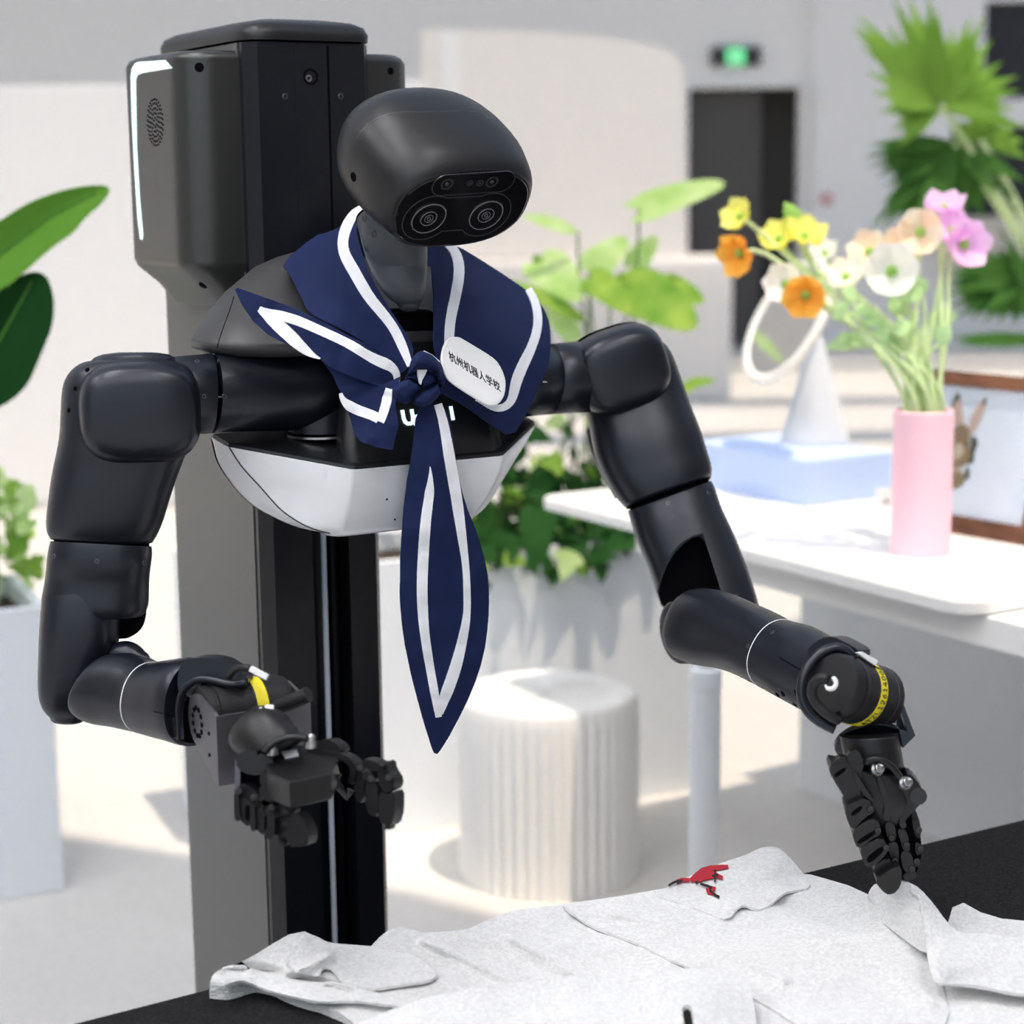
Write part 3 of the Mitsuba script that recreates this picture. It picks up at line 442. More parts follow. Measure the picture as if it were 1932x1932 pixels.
# white belly shell: a hexagonal bowl, level by level (half widths of crease and of corner, and their n)
BQ = np.array([0, .17, .40, .62, .80, .92, 1.0])
def prof(px, n_): return np.array([np.array(sn(PN(x, y, n)))[[0, 2]] for (x, y), n in zip(px, n_)])
NCQ = .165 + .085 * BQ ** 1.3
LFp = prof([(428, 843), (450, 877), (490, 921), (527, 961), (560, 984), (590, 998), (622, 1006)], NCQ)
LBp = prof([(397, 824), (405, 862), (437, 915), (476, 954), (515, 976), (560, 995), (612, 1005)], NCQ - .05)
RFp = prof([(1012, 800), (1000, 822), (972, 868), (945, 912), (922, 950), (906, 967), (893, 976)], NCQ)
PI = lambda t, A: PchipInterpolator(BQ, A)(t)
def belly(lv=26):
    rings = []
    for q in np.linspace(0, 1, lv):
        nc = float(np.interp(q, BQ, NCQ)); (ls, lz), (bs_, bz), (rs_, rz) = PI(q, LFp), PI(q, LBp), PI(q, RFp)
        nf = .283 - .020 * q ** 2; zc_ = zcr + (zbt - zcr) * q
        P6 = np.array([(bs_, nc - .05, bz), (ls, nc, lz), (-.088 - .010 * q, nf, zc_), (.127 - .036 * q ** 1.5, nf, zc_), (rs_, nc, rz), (rs_ * .99, nc - .05, bz)])
        pts = []
        for a in range(6):
            A, B = P6[a], P6[(a + 1) % 6]
            for u in (.02, .2, .4, .6, .8, .98): pts.append(A + (B - A) * u)
        rings.append(np.array([RP(*r_) for r_ in pts]))
    last = rings[-1]; c = last.mean(0)
    rings += [c + (last - c) * .97 - ZU * .004, c + (last - c) * .88 - ZU * .006]
    return rings
br = belly()
# two shells: the front prow white, the flanks greyer, over a dark tray
mB = loft(br, (True, True))
part('belly_shell', mB, 'm_shell', 30, label='glossy white belly shell')
tray = [np.array(br[0]) * 1.0]
c0 = br[0].mean(0)
part('belly_tray', loft([c0 + (br[0] - c0) * .995 - ZU * .002, c0 + (br[0] - c0) * .985 + ZU * .004, c0 + (br[0] - c0) * .90 + ZU * .006]), 'm_plastic_soft', 30, label='black tray on the white belly')
part('belly_seam', tube(np.array([r_[6] for r_ in br[:26]]) + N * .0002, .0009, 6), 'm_pad')
for x, y in ((730, 942), (745, 980), (774, 892)): part('pin_hole', lathe(cast(mB, [(x, y)])[0][0] - N * .001, N, [(0, .0013), (.0014, .0013)], 10), 'm_gap')
# glowing lettering on the chest, most of it behind the scarf
def letter_frame(x, y): 
    p, q = cast(chest, [(x, y)]); return p[0], q[0]
sx = dpt(PN(800, 780, .24)) / F
def glyph(polys, x, y, h):
    p, nn = letter_frame(x, y); a_ = unit(np.cross(ZU, nn)); ax = (a_, np.cross(nn, a_), nn)
    return prism(polys, p + nn * .0004, ax, .0016)
Uo = LineString([(-.33, .5), (-.33, -.1), (-.27, -.33), (-.12, -.46), (.12, -.46), (.27, -.33), (.33, -.1), (.33, .5)]).buffer(.125, cap_style=2)
ro = shapely.union_all([LineString([(-.2, .28), (-.2, -.5)]).buffer(.125, cap_style=2), LineString([(-.2, 0), (-.1, .2), (.08, .26), (.24, .18), (.3, 0), (.3, -.5)]).buffer(.115, cap_style=2)])
lo = LineString([(0, .5), (0, -.5)]).buffer(.12, cap_style=2)
for g, x, y, h in ((Uo, 769.5, 787, 28), (ro, 786, 791, 24), (lo, 852, 780, 27)):
    hh = h * sx
    m = glyph(shapely.affinity.scale(g, hh / 1.0 * 1.05, hh, origin=(0, 0)), x, y, hh)
    part('chest_letter', m, 'm_lamp', False, emitter=emis((.50, .82, .85)))

# --- neck and head
neck = limb([(672, 420, 800, 400, 2.40), (682, 455, 806, 455, 2.40), (697, 505, 806, 505, 2.41), (716, 540, 804, 540, 2.41), (742, 567, 798, 564, 2.42), (754, 581, 790, 578, 2.42)], 2.2, .9, n=24, ends=(0, .004))
part('neck', neck, 'm_neck', True, label='blue-grey neck')
for x, y in ((687, 412), (705, 441), (691, 470)): part('screw', screw(neck, x, y, .0042), 'm_screw')
part('neck_base', [cyl(RP(.0, .175, zy(640, .2)), RP(0, .175, zy(585, .2)), .052, 40, .005), rbox(RP(.005, .175, zy(640, .2)), (S, N, ZU), (.06, .05, .035), .01)], 'm_gap')
al = math.radians(40); rl = math.radians(2)
hs = unit(S * math.cos(rl) + ZU * math.sin(rl)); hn0 = unit(N * math.cos(al) - ZU * math.sin(al)); hn = unit(hn0 - hs * (hn0 @ hs)); hu = np.cross(hs, hn) * -1
if hu[2] < 0: hu = -hu
HC = P(872, 394, 2.285)
def hsec(t, a, b, dx=0, dy=0, e=2.5, m=72): return sring(HC - hn * t + hs * dx + hu * dy, hs * a, hu * b, e, m)
head_rows = [(0.0, .0885, .0575, 0, 0, 2.5), (.004, .0935, .0625, 0, 0, 2.5), (.012, .0980, .0670, 0, .001, 2.5), (.03, .1030, .0715, -.002, .003, 2.5), (.06, .1075, .0755, -.004, .003, 2.5), (.09, .1075, .0775, -.008, .002, 2.45), (.115, .104, .0765, -.010, 0, 2.4), (.135, .097, .0735, -.011, -.002, 2.35), (.150, .089, .068, -.012, -.004, 2.3), (.164, .078, .060, -.013, -.007, 2.2), (.175, .062, .048, -.014, -.010, 2.1), (.182, .043, .033, -.018, -.013, 2.05), (.186, .022, .017, -.018, -.014, 2)]
hr = np.array(head_rows); ti = np.linspace(0, 1, len(hr)); tt = np.linspace(0, 1, 40)
hr2 = PchipInterpolator(ti, hr)(tt)
head = loft([hsec(*r_) for r_ in hr2])
hk = part('head', head, 'm_plastic_soft', True, label='rounded black head tilted down')
part('head_seam', line_on(head, [(672, 262), (690, 240), (715, 222), (745, 213), (800, 211), (860, 210), (895, 212), (915, 218), (922, 224)], .0006, 40), 'm_screw')
fp = loft([hsec(0.002, .0875, .0565), hsec(-.0006, .0875, .0565), hsec(-.0014, .0862, .0552)])
add('face_plate', fp, 'm_gloss', 30, hk, label='glossy black face plate')
def fpt(u, v, lift=0.0): return HC + hs * u + hu * v + hn * (.0014 + lift)
def fpx(x, y):
    r = ray(x, y); q = CAM + r * (((HC + hn * .0014 - CAM) @ hn) / (r @ hn)); d = q - HC; return d @ hs, d @ hu
fk = hk + '__face_plate'
def ringline(pl, w, lift, mat_, nm='lens_ring'):
    g = Polygon(pl); return add(nm, prism(g.buffer(w / 2).difference(g.buffer(-w / 2)), HC + hn * (.0012 + lift), (hs, hu, hn), .0012), mat_, False, hk)
circ = lambda c, r, k=1.0, n=40: [(c[0] + r * math.cos(a), c[1] + r * k * math.sin(a)) for a in np.linspace(0, 2 * np.pi, n, endpoint=False)]
eyes = [fpx(808, 411), fpx(916, 405)]
gog = shapely.union_all([Polygon(circ(c, .0335)) for c in eyes] + [Polygon([(eyes[0][0], eyes[0][1] + .030), (eyes[1][0], eyes[1][1] + .030), (eyes[1][0], eyes[1][1] - .022), (eyes[0][0], eyes[0][1] - .022)])]).buffer(-.004).buffer(.004)
add('eye_surround', prism(gog.buffer(.0006).difference(gog.buffer(-.0004)), HC + hn * .0012, (hs, hu, hn), .0008), 'm_screw', False, hk)
for c in eyes:
    o = fpt(*c, 0)
    k2 = add('camera_eye', lathe(o - hn * .003, hn, [(0, .0235), (.0036, .0235), (.0041, .0228), (.0038, .0215), (.0036, .0120), (.0040, .0116), (.0040, .0102), (.0034, .0096), (.0034, .0001)], 48), 'm_gloss', 40, hk, label='round camera lens with fine rings')
    for r_, w in ((.0224, .0009), (.0108, .0008), (.0058, .0006), (.0026, .0006)):
        add('eye_ring', lathe(o + hn * .0013, hn, [(0, r_), (.0009, r_ - .0001), (.0009, r_ - w), (0, r_ - w), (0, r_)], 40, (False, False)), 'm_ringline', 30, hk)
bar = LineString([fpx(838, 349), fpx(948, 342)]).buffer(.0155)
add('sensor_bar', prism(bar, HC + hn * .0012, (hs, hu, hn), .0008), 'm_gloss', False, hk)
add('sensor_bar_rim', prism(bar.buffer(.0005).difference(bar.buffer(-.0004)), HC + hn * .0012, (hs, hu, hn), .0011), 'm_screw', False, hk)
for x, y, r_ in ((843, 347, .0085), (928, 343, .0085), (886, 345, .0042), (905, 345, .0048)):
    o = fpt(*fpx(x, y), 0)
    add('sensor', lathe(o - hn * .001, hn, [(0, r_), (.0018, r_), (.0022, r_ * .85), (.0014, r_ * .6), (.0012, .0001)], 28), 'm_pad', 40, hk)
    add('sensor_glint', lathe(o + hn * .0006, hn, [(0, r_ * .34), (.0008, r_ * .3)], 16), 'm_screw', 30, hk)
p, q = cast(head, [(667, 334)]); add('side_hole', lathe(p[0] - q[0] * .002, q[0], [(0, .0058), (.0025, .0058)], 20), 'm_gap', False, hk)

# --- arms
def pillow(cx, cy, d, hw, hh, rot, mat_, e=3.0, bulge=1.0):
    y_ = math.radians(11); SS = np.array([math.cos(y_), math.sin(y_), 0]); NN = np.array([math.sin(y_), -math.cos(y_), 0]); hw = hw * .885
    c = P(cx, cy, d); a = SS * math.cos(rot) - ZU * math.sin(rot); b = SS * math.sin(rot) + ZU * math.cos(rot)
    return loft([sring(c + NN * t * bulge, a * hw * k, b * hh * k, e, 72) for t, k in ((-.03, 1.05), (-.012, 1.045), (.000, 1.03), (.008, 1.0), (.015, .955), (.0205, .89), (.0245, .79), (.0270, .62), (.0283, .38), (.0288, .1))])
def arm_tube(rows, e=2.05, **k): return limb(rows, e, 1.0, **k)
dl = lambda x, y: dn(x, y, .16)
# shoulder tubes
sl = [dl(x, 740) for x in (300, 398, 404, 520, 600)]
a1 = arm_tube([(290, 676, 290, 822, sl[0] + .01), (397, 667, 397, 818, sl[1])], m=48)
part('shoulder_joint', a1, 'm_plastic', True)
a2 = arm_tube([(401, 667, 401, 818, sl[2]), (470, 662, 470, 814, dl(470, 740)), (560, 657, 556, 812, dl(560, 740)), (610, 662, 590, 808, dl(605, 740) - .005), (640, 690, 605, 800, dl(630, 740) - .005), (650, 730, 612, 790, dl(640, 740))], m=48, n=24)
part('shoulder_tube', [a2, cyl(RP(*sn(PN(608, 812, .16))), RP(*sn(PN(608, 812, .16))) + ZU * .06, .0435, 40)], 'm_plastic', 50)
part('shoulder_flange', cyl(PN(608, 818, .16) - ZU * .002, PN(608, 818, .16) + ZU * .001, .0470, 44), 'm_steel', 40, label='thin steel flange')
for x, y in ((385, 748), (423, 748), (596, 799), (372, 682), (411, 682)): part('screw', screw(a1 if x < 398 else a2, x, y), 'm_screw')
part('index_mark', line_on(a2, [(404, 749), (417, 749)], .0010), 'm_whitemark')
dr_ = lambda x, y: dn(x, y, .16)
b1 = arm_tube([(960, 655, 960, 790, dr_(960, 715)), (1031, 649, 1031, 782, dr_(1031, 715))], m=48)
b2 = arm_tube([(1034, 649, 1034, 782, dr_(1034, 715)), (1108, 642, 1108, 778, dr_(1108, 715))], m=48)
part('shoulder_tube', b1, 'm_plastic', True); part('shoulder_joint', b2, 'm_plastic', True)
for x, y in ((1049, 692), (1049, 763)): part('screw', screw(b2, x, y), 'm_screw')
part('index_mark', line_on(b1, [(1024, 720.5), (1031, 720.5)], .0010), 'm_whitemark')
# left upper arm (the robot's right)
d = dl(250, 760)
ua = limb([(172, 683, 330, 682, d), (146, 693, 352, 690, d), (129, 712, 366, 708, d), (120, 745, 371, 745, d), (117, 800, 369, 800, d), (111, 845, 352, 850, d + .005), (100, 900, 331, 905, d + .01), (93, 950, 315, 955, d + .015), (90, 990, 302, 995, d + .02), (98, 1015, 286, 1024, d + .022)], 2.5, .70, n=40, ends=(.012, 0))
part('upper_arm', ua, 'm_plastic', True)
part('shoulder_cap', pillow(264, 780, d - .040, .079, .060, 0, 'm_plastic'), 'm_plastic', True)
for x, y in ((165, 698), (142, 733), (130, 774)): part('bolt_hole', [lathe(cast(ua, [(x, y)])[0][0] - fw * 0 - cast(ua, [(x, y)])[1][0] * .001, cast(ua, [(x, y)])[1][0], [(0, .003), (.0016, .003)], 12)], 'm_gap')
part('arm_gap', limb([(104, 1014, 280, 1022, d + .022), (104, 1024, 280, 1034, d + .024)], 2.4, .70), 'm_gap', True)
la = limb([(98, 1021, 284, 1031, d + .024), (95, 1030, 285, 1040, d + .024), (89, 1075, 281, 1083, d + .03), (84, 1110, 279, 1120, d + .034), (81, 1142, 277, 1146, d + .036), (88, 1158, 270, 1160, d + .037)], 2.4, .72, n=24)
lb = limb([(82, 1125, 229, 1120, d + .031), (79, 1160, 228, 1160, d + .031), (77, 1190, 225, 1190, d + .033), (75, 1244, 214, 1250, d + .038), (75, 1296, 196, 1300, d + .042), (81, 1328, 178, 1332, d + .045), (96, 1352, 160, 1354, d + .046)], 2.4, [.88, .90, .92, .95, 1.0, 1.1, 1.2], n=28, ends=(0, .008))
part('elbow_sleeve', [la, lb], 'm_plastic', 55)
part('sleeve_lip', limb([(205, 1130, 277, 1132, d + .055), (205, 1160, 274, 1165, d + .055), (212, 1185, 266, 1186, d + .055), (222, 1205, 240, 1204, d + .055)], 2.3, .8, n=14), 'm_gap', True)
for x, y in ((102, 1050), (183, 1059), (271, 1062)): part('screw', screw(la, x, y), 'm_screw')
# left forearm
fa, fring, wa = split_limb([(226, 1236, 146, 1352, 2.325), (240, 1234, 166, 1364, 2.318), (258, 1234, 205, 1371, 2.305), (274, 1240, 240, 1378, 2.29), (293, 1249, 270, 1384.5, 2.2725), (318, 1246, 297, 1392, 2.255), (345, 1242, 325, 1399, 2.238), (372, 1242, 352, 1407, 2.222), (377, 1246, 358, 1408, 2.219)], 0, (281, 1317), e=2.2, ratio=.95, n=60, ends=(.006, 0))
part('forearm', fa, 'm_plastic', 50)
part('forearm_ring', fring, 'm_whitemark', 40, label='thin white ring around the forearm')
part('wrist_housing', wa, 'm_plastic', 50)
part('elbow_motor', limb([(222, 1212, 210, 1260, 2.36), (250, 1212, 240, 1262, 2.355), (270, 1228, 262, 1262, 2.35)], 2.2, 1.0, n=10, ends=(.004, .01)), 'm_plastic', True)
part('wrist_recess', limb([(376, 1258, 360, 1402, 2.2215), (380, 1260, 364, 1402, 2.2185)], 2.25, .85), 'm_gap', True)
part('housing_seam', line_on(wa, [(245, 1332), (290, 1342), (330, 1352)][1:] + [(350, 1357)], .0007, 12), 'm_gap')
for x, y in ((242, 1281), (257, 1295), (240, 1357), (265, 1370)): part('screw', screw(fa if x < 256 and y < 1360 else (fa if x < 266 else wa), x, y, .0030), 'm_screw')
hood = sheet(chaikin([(352, 1330), (350, 1295), (372, 1278), (400, 1281), (440, 1292), (466, 1289), (470, 1280), (458, 1272), (434, 1254), (410, 1243), (372, 1240), (340, 1246), (332, 1300)], 2), lambda q: P(q[:, 0], q[:, 1], 2.175 + np.clip((400 - q[:, 0]) * .0002, -.012, .02) + ((q[:, 1] - 1262) / 60) ** 2 * -.004), 7, .03)
part('wrist_hood', hood, 'm_plastic', 50)
rim = tube(P(*np.array(spline([(340, 1395, 0), (337, 1345, 0), (348, 1300, 0), (374, 1282, 0), (404, 1284, 0), (440, 1291, 0), (464, 1287, 0)], 40)[:, :2].T), np.linspace(2.195, 2.155, 40)), .0045, 12)
part('housing_rim', rim, 'm_plastic', True)
# wrist bracket, motor, tape (left): plate normal along -S
pc = P(376, 1360, 2.165)
plate = [( .030 * math.cos(a), .031 * math.sin(a)) for a in np.linspace(math.radians(75), math.radians(235), 16)] + [(.004, -.036), (.052, -.062), (.057, -.060), (.057, .018), (.052, .022)]
part('wrist_bracket', [prism(Polygon(plate), pc - S * .002, (N, ZU, S), .004), cbox(pc + N * .0565 + S * .055 - ZU * .021, (S, N, ZU), (.057, .0022, .040)), prism(Polygon(plate), pc + S * .108, (N, ZU, S), .004)], 'm_plate', False, label='dark grey metal wrist bracket')
for i in range(11):
    a = 2 * math.pi * i / 11; q = pc + N * .014 * math.cos(a) + ZU * (.0165 * math.sin(a) - .001)
    part('bracket_hole', cyl(q - S * .003, q - S * .0012, .0030, 10), 'm_gap', False)
for n_, z_ in ((.035, -.006), (.034, -.031)):
    q = pc + N * n_ + ZU * z_; part('bracket_hole', cyl(q - S * .003, q - S * .0012, .0022, 10), 'm_gap', False)
mo = pc + ZU * .006 - N * .003
part('wrist_motor', lathe(mo, S, [(.002, .030), (.004, .0325), (.012, .0325), (.013, .031), (.016, .031), (.017, .0335), (.055, .0335), (.0555, .033), (.0565, .033), (.057, .0335), (.098, .0335), (.101, .031), (.106, .030)], 56), 'm_pad', 40)
tp = lathe(mo, S, [(.060, .0336), (.060, .0341), (.074, .0341), (.074, .0336)], 60, (False, False))
part('tape', tp, 'm_yellow', 40, label='yellow tape band around the wrist motor')
part('cable', tube(spline([P(432, 1277, 2.15), P(440, 1266, 2.14), P(455, 1259, 2.13), P(472, 1262, 2.125)], 20), .0042, 10), 'm_pad', True)
def slab(pts, d0, d1, thick, lift=0): 
    q = np.array(pts, float); t = (q[:, 0] - q[:, 0].min()) / np.ptp(q[:, 0])
    x0, w = q[:, 0].min(), np.ptp(q[:, 0])
    return sheet(q, lambda v: P(v[:, 0], v[:, 1], d0 + (d1 - d0) * np.clip((v[:, 0] - x0) / w, 0, 1)), 6, thick, lift)
part('cable_tag', slab([(473, 1257), (505, 1274), (501, 1283), (469, 1266)], 2.115, 2.11, .006), 'm_whitemark', False, label='white cable label')
part('cable_plug', tube(P(np.array([520, 545, 582]), np.array([1334, 1326, 1310]), np.array([2.14, 2.13, 2.12])), [.008, .009, .009], 14), 'm_pad', 45)
part('connector', [cyl(P(500, 1338, 2.09), P(517, 1338, 2.09), .005, 12, .001), cyl(P(489, 1342, 2.088), P(497, 1341, 2.088), .0045, 12, .001)], 'm_whitemark', 40, label='small white connector')

def seg(p0, p1, w, t, r=.002, tip=False):
    p0, p1 = np.asarray(p0), np.asarray(p1); d_ = unit(p1 - p0); v = unit(CAM - (p0 + p1) / 2); a = unit(np.cross(d_, v)); b = np.cross(a, d_)
    if not tip: return rbox((p0 + p1) / 2, (d_, a, b), (np.linalg.norm(p1 - p0) / 2, w / 2, t / 2), r)
    ball = _ico * r
    pts = [c + a * i * w / 2 * k + b * j * t / 2 * k + ball for c, k in ((p0, 1), (p0 + (p1 - p0) * .55, .9), (p1, .34)) for i in (-1, 1) for j in (-1, 1)]
    return hull(np.vstack(pts))
def finger(hand, joints, widths, th_=.017, name='finger', tipw=True):
    """joints in pixels with depth; each link is a housing with a recessed window, hinge pins between"""
    ps = [P(*j) for j in joints]; ms, pins = [], []
    for i in range(len(ps) - 1):
        a, b = ps[i], ps[i + 1]; g = (b - a) * .07; last = i == len(ps) - 2
        ms.append(seg(a + g, b - g * (0 if last else 1), widths[i], th_, tip=last))
        if not last:
            ms.append(seg(a + (b - a) * .3, a + (b - a) * .7, widths[i] * .55, th_ + .005, .0015))
            ms.append(seg(a + (b - a) * .08, a + (b - a) * .92, widths[i] * .9, th_ * .6, .001))
    k = add(name, ms, 'm_hand', 30, hand)
    for i in range(0, len(ps) - 1):
        v = unit(CAM - ps[i]); d_ = unit(ps[i + 1] - ps[i]); a = np.cross(d_, v)
        for e_ in (.42, -.42):
            q = ps[i] + a * widths[i] * e_ + v * th_ * .38
            pins.append(lathe(q, v, [(0, .0032), (.003, .0032), (.0038, .0024), (.003, .0012), (.003, .0001)], 14))
    add('hinge_pins', pins, 'm_screw', 35, hand, kind=None)
    return k
# left hand
hl = part('hand', limb([(487, 1341, 442, 1398, 2.115), (533, 1343, 448, 1424, 2.10), (554, 1362, 458, 1432, 2.09), (572, 1388, 474, 1442, 2.083)], 2.3, .9, n=16), 'm_hand', True, label='black mechanical hand, palm down, thumb spread')
zp = float(P(560, 1430, 2.075)[2])
def zprism(px, z, h, bev=.002): 
    q = PZ(*np.array(px, float).T, z); c = q.mean(0); return cprism([(a[0] - c[0], a[1] - c[1]) for a in q], [c[0], c[1], z - h], np.eye(3), h, bev)
add('palm', [zprism([(498, 1424), (560, 1404), (624, 1412), (640, 1432), (624, 1458), (546, 1475), (505, 1458)], zp, .030)], 'm_hand', 30, hl)
add('knuckle_block', sheet(chaikin(crop(330, 1230, 4.293)((488, 850), (560, 798), (640, 790), (720, 830), (795, 870), (792, 965), (740, 995), (600, 1000), (505, 945)), 1), lambda q: P(q[:, 0], q[:, 1], 2.058 + 0 * q[:, 0]), 6, .03), 'm_hand', 40, hl)
add('knuckle_plate', sheet(crop(330, 1230, 4.293)((486, 870), (530, 930), (526, 1120), (484, 1120)), lambda q: P(q[:, 0], q[:, 1], 2.075 + 0 * q[:, 0]), 6, .02), 'm_plate', 30, hl)
add('knuckle_core', sheet(crop(330, 1230, 4.293)((520, 960), (880, 990), (930, 1180), (860, 1300), (600, 1200), (520, 1100)), lambda q: P(q[:, 0], q[:, 1], 2.085 + 0 * q[:, 0]), 6, .02), 'm_gap', 30, hl)
add('wrist_rim', tube(spline([P(498, 1420, 2.045), P(520, 1400, 2.045), P(548, 1391, 2.045), P(580, 1394, 2.045)], 24), .004, 10), 'm_hand', True, hl)
for x, y in ((514, 1418), (586, 1405)):
    q = P(x, y + 5.0, 2.052)
    add('bolt', lathe(q, ZU, [(0, .0065), (.006, .0065), (.006, .0052), (.013, .0052), (.0135, .0046), (.0105, .003), (.0105, .0001)], 20), 'm_steel', 35, hl, label='steel socket bolt')
st_ = PZ(*np.array([(530, 1418), (560, 1413), (564, 1425), (538, 1430)], float).T, zp + .0012)
add('sticker', TM(np.vstack([st_, st_ - ZU * .001]), [[0, 2, 1], [0, 3, 2], [4, 5, 6], [4, 6, 7]] + [x for i in range(4) for x in ([i, (i + 1) % 4, i + 4], [(i + 1) % 4, (i + 1) % 4 + 4, i + 4])]), 'm_whitemark', False, hl, label='white sticker')
def houses(hand, conv, items, depth, mat_='m_hand'):
    for nm, pts, lift, thick in items:
        poly = smooth_poly(chaikin(conv(*pts), 1))
        add(nm, sheet(poly, lambda q: P(q[:, 0], q[:, 1], depth(q) - lift), 6, thick), 'm_gap' if nm == 'window' else mat_, 30, hand)
def hpins(hand, conv, pts, depth, r=.0042):
    for x, y in conv(*pts):
        q = P(x, y, float(depth(np.array([[x, y]]))[0])); v = unit(CAM - q)
        add('hinge_pin', lathe(q - v * .004, v, [(0, r), (.004, r), (.0052, r * .8), (.0054, r * .45), (.0046, r * .4), (.0046, .0001)], 18), 'm_pad', 35, hand)
c21 = crop(330, 1230, 4.293)
dA = lambda q: 2.062 - (q[:, 0] - 450) * .00028
houses(hl, c21, [('finger_segment', [(478, 1118), (512, 1110), (524, 1330), (548, 1360), (500, 1374), (478, 1345)], .004, .016), ('finger_segment', [(515, 1185), (560, 1178), (625, 1215), (622, 1260), (604, 1402), (578, 1412), (522, 1352)], 0, .02), ('window', [(568, 1238), (612, 1248), (606, 1372), (568, 1366)], .0008, .002), ('finger_segment', [(608, 1228), (645, 1228), (655, 1440), (628, 1458), (608, 1420)], .006, .016), ('finger_segment', [(655, 1258), (725, 1258), (732, 1492), (662, 1452)], .002, .018), ('finger_segment', [(722, 1262), (802, 1252), (810, 1480), (790, 1512), (742, 1518), (726, 1496)], .008, .022), ('window', [(724, 1322), (742, 1318), (740, 1442), (722, 1450)], .0088, .002), ('finger_segment', [(842, 1205), (882, 1198), (946, 1275), (942, 1322), (860, 1332)], .002, .018), ('finger_segment', [(810, 1340), (915, 1340), (925, 1580), (840, 1520)], -.004, .012), ('fingertip', [(918, 1352), (968, 1305), (1014, 1318), (1064, 1400), (1088, 1480), (1078, 1552), (1042, 1578), (904, 1582)], .008, .018), ('finger_segment', [(862, 1372), (918, 1358), (924, 1400), (870, 1424)], .006, .006), ('finger_segment', [(872, 1462), (925, 1450), (922, 1500), (870, 1502)], .006, .006), ('finger_segment', [(836, 1498), (892, 1572), (868, 1584), (828, 1522)], .006, .006), ('finger_link', [(688, 978), (758, 988), (752, 1085), (688, 1082)], .004, .014), ('finger_link', [(676, 1090), (760, 1078), (805, 1110), (842, 1170), (834, 1212), (780, 1224), (690, 1182)], .006, .02), ('finger_link', [(505, 1090), (560, 1060), (660, 1130), (700, 1190), (640, 1230), (540, 1180)], -.006, .016)], dA)
hpins(hl, c21, [(520, 1128), (640, 1180), (785, 1165), (785, 1262), (905, 1290)], lambda q: dA(q) - .010)
dB = lambda q: 2.070 - (q[:, 0] - 670) * .0003
houses(hl, c21, [('thumb_link', [(1050, 790), (1110, 740), (1230, 700), (1330, 760), (1345, 810), (1300, 840), (1140, 830)], -.004, .02), ('thumb_link', [(1120, 790), (1250, 800), (1380, 836), (1450, 890), (1470, 975), (1440, 1075), (1395, 1060), (1425, 970), (1400, 910), (1330, 870), (1150, 840)], .004, .018), ('thumb_segment', [(1455, 945), (1532, 985), (1522, 1235), (1450, 1190)], 0, .02), ('thumb_segment', [(1515, 875), (1545, 862), (1700, 920), (1696, 965), (1560, 965)], .002, .02), ('thumb_segment', [(1540, 1035), (1645, 1058), (1642, 1300), (1620, 1345), (1545, 1292)], .004, .022), ('thumb_segment', [(1645, 905), (1710, 885), (1725, 960), (1780, 1040), (1765, 1120), (1690, 1150), (1640, 1030)], .0, .02), ('thumb_tip', [(1648, 1130), (1712, 1165), (1782, 1118), (1782, 1300), (1752, 1412), (1690, 1406), (1648, 1352)], .006, .02), ('thumb_segment', [(1690, 1400), (1750, 1405), (1740, 1445), (1712, 1430), (1690, 1448)], .002, .010)], dB)
hpins(hl, c21, [(1500, 940), (1680, 905), (1590, 1030), (1730, 1020)], lambda q: dB(q) - .006)
add('thumb_frame', [tube(P(np.array([625, 640, 655, 662]), np.array([1452, 1486, 1504, 1490]), np.full(4, 2.07)), .004, 8), tube(P(np.array([628, 642]), np.array([1488, 1460]), np.full(2, 2.06)), .002, 8)], 'm_hand', 40, hl)

# right upper arm (the robot's left)
d = dr_(1180, 715)
ub = limb([(1118, 648, 1236, 640, d), (1092, 672, 1264, 662, d), (1082, 700, 1280, 700, d), (1092, 745, 1292, 735, d), (1108, 790, 1304, 770, d - .004), (1120, 850, 1322, 815, d - .010), (1140, 900, 1336, 860, d - .015), (1163, 938, 1343, 888, d - .02), (1183, 960, 1340, 904, d - .022)], 2.5, .72, n=40, ends=(.012, 0))
part('upper_arm', ub, 'm_plastic', True)
part('arm_backplate', limb([(1104, 812, 1200, 780, d + .03), (1112, 848, 1200, 815, d + .03), (1133, 893, 1220, 870, d + .025), (1160, 940, 1220, 920, d + .02)], 2.5, .8, n=12, ends=(.004, 0)), 'm_plastic', True)
part('shoulder_cap', pillow(1174, 698, d - .052, .0735, .0560, math.radians(-17), 'm_plastic', 2.9, 1.15), 'm_plastic', True)
part('arm_gap', limb([(1187, 957, 1336, 903, d - .022), (1190, 965, 1338, 911, d - .022)], 2.4, .70), 'm_gap', True)
lc = limb([(1184, 964, 1341, 907, d - .024), (1186, 970, 1345, 914, d - .024), (1197, 1006, 1359, 953, d - .03), (1210, 1040, 1378, 995, d - .035)], 2.4, .75, n=16)
full = limb([(1184, 964, 1341, 907, d - .024), (1186, 970, 1345, 914, d - .024), (1197, 1006, 1359, 953, d - .03), (1210, 1040, 1378, 995, d - .035), (1223, 1070, 1396, 1038, d - .04), (1236, 1108, 1414, 1086, d - .046), (1248, 1142, 1431, 1144, d - .052)], 2.4, .75, n=30)
cav = [(1225, 1120), (1241, 1113), (1247, 1085), (1262, 1050), (1282, 1026), (1306, 1011), (1326, 1006), (1340, 1050), (1361, 1117), (1432, 1148), (1425, 1200), (1230, 1200)]
lc = cut(full, frustum(cav, d - .20, d - .055))
ld = lc
part('elbow_sleeve', lc, 'm_plastic', 40)
part('sleeve_lip', sheet(chaikin([(1246, 1138), (1242, 1110), (1264, 1052), (1300, 1016), (1325, 1010), (1340, 1050), (1362, 1118), (1330, 1160), (1270, 1160)], 1), lambda q: P(q[:, 0], q[:, 1], np.full(len(q), d - .0565)), 8, .004), 'm_gap', 30)
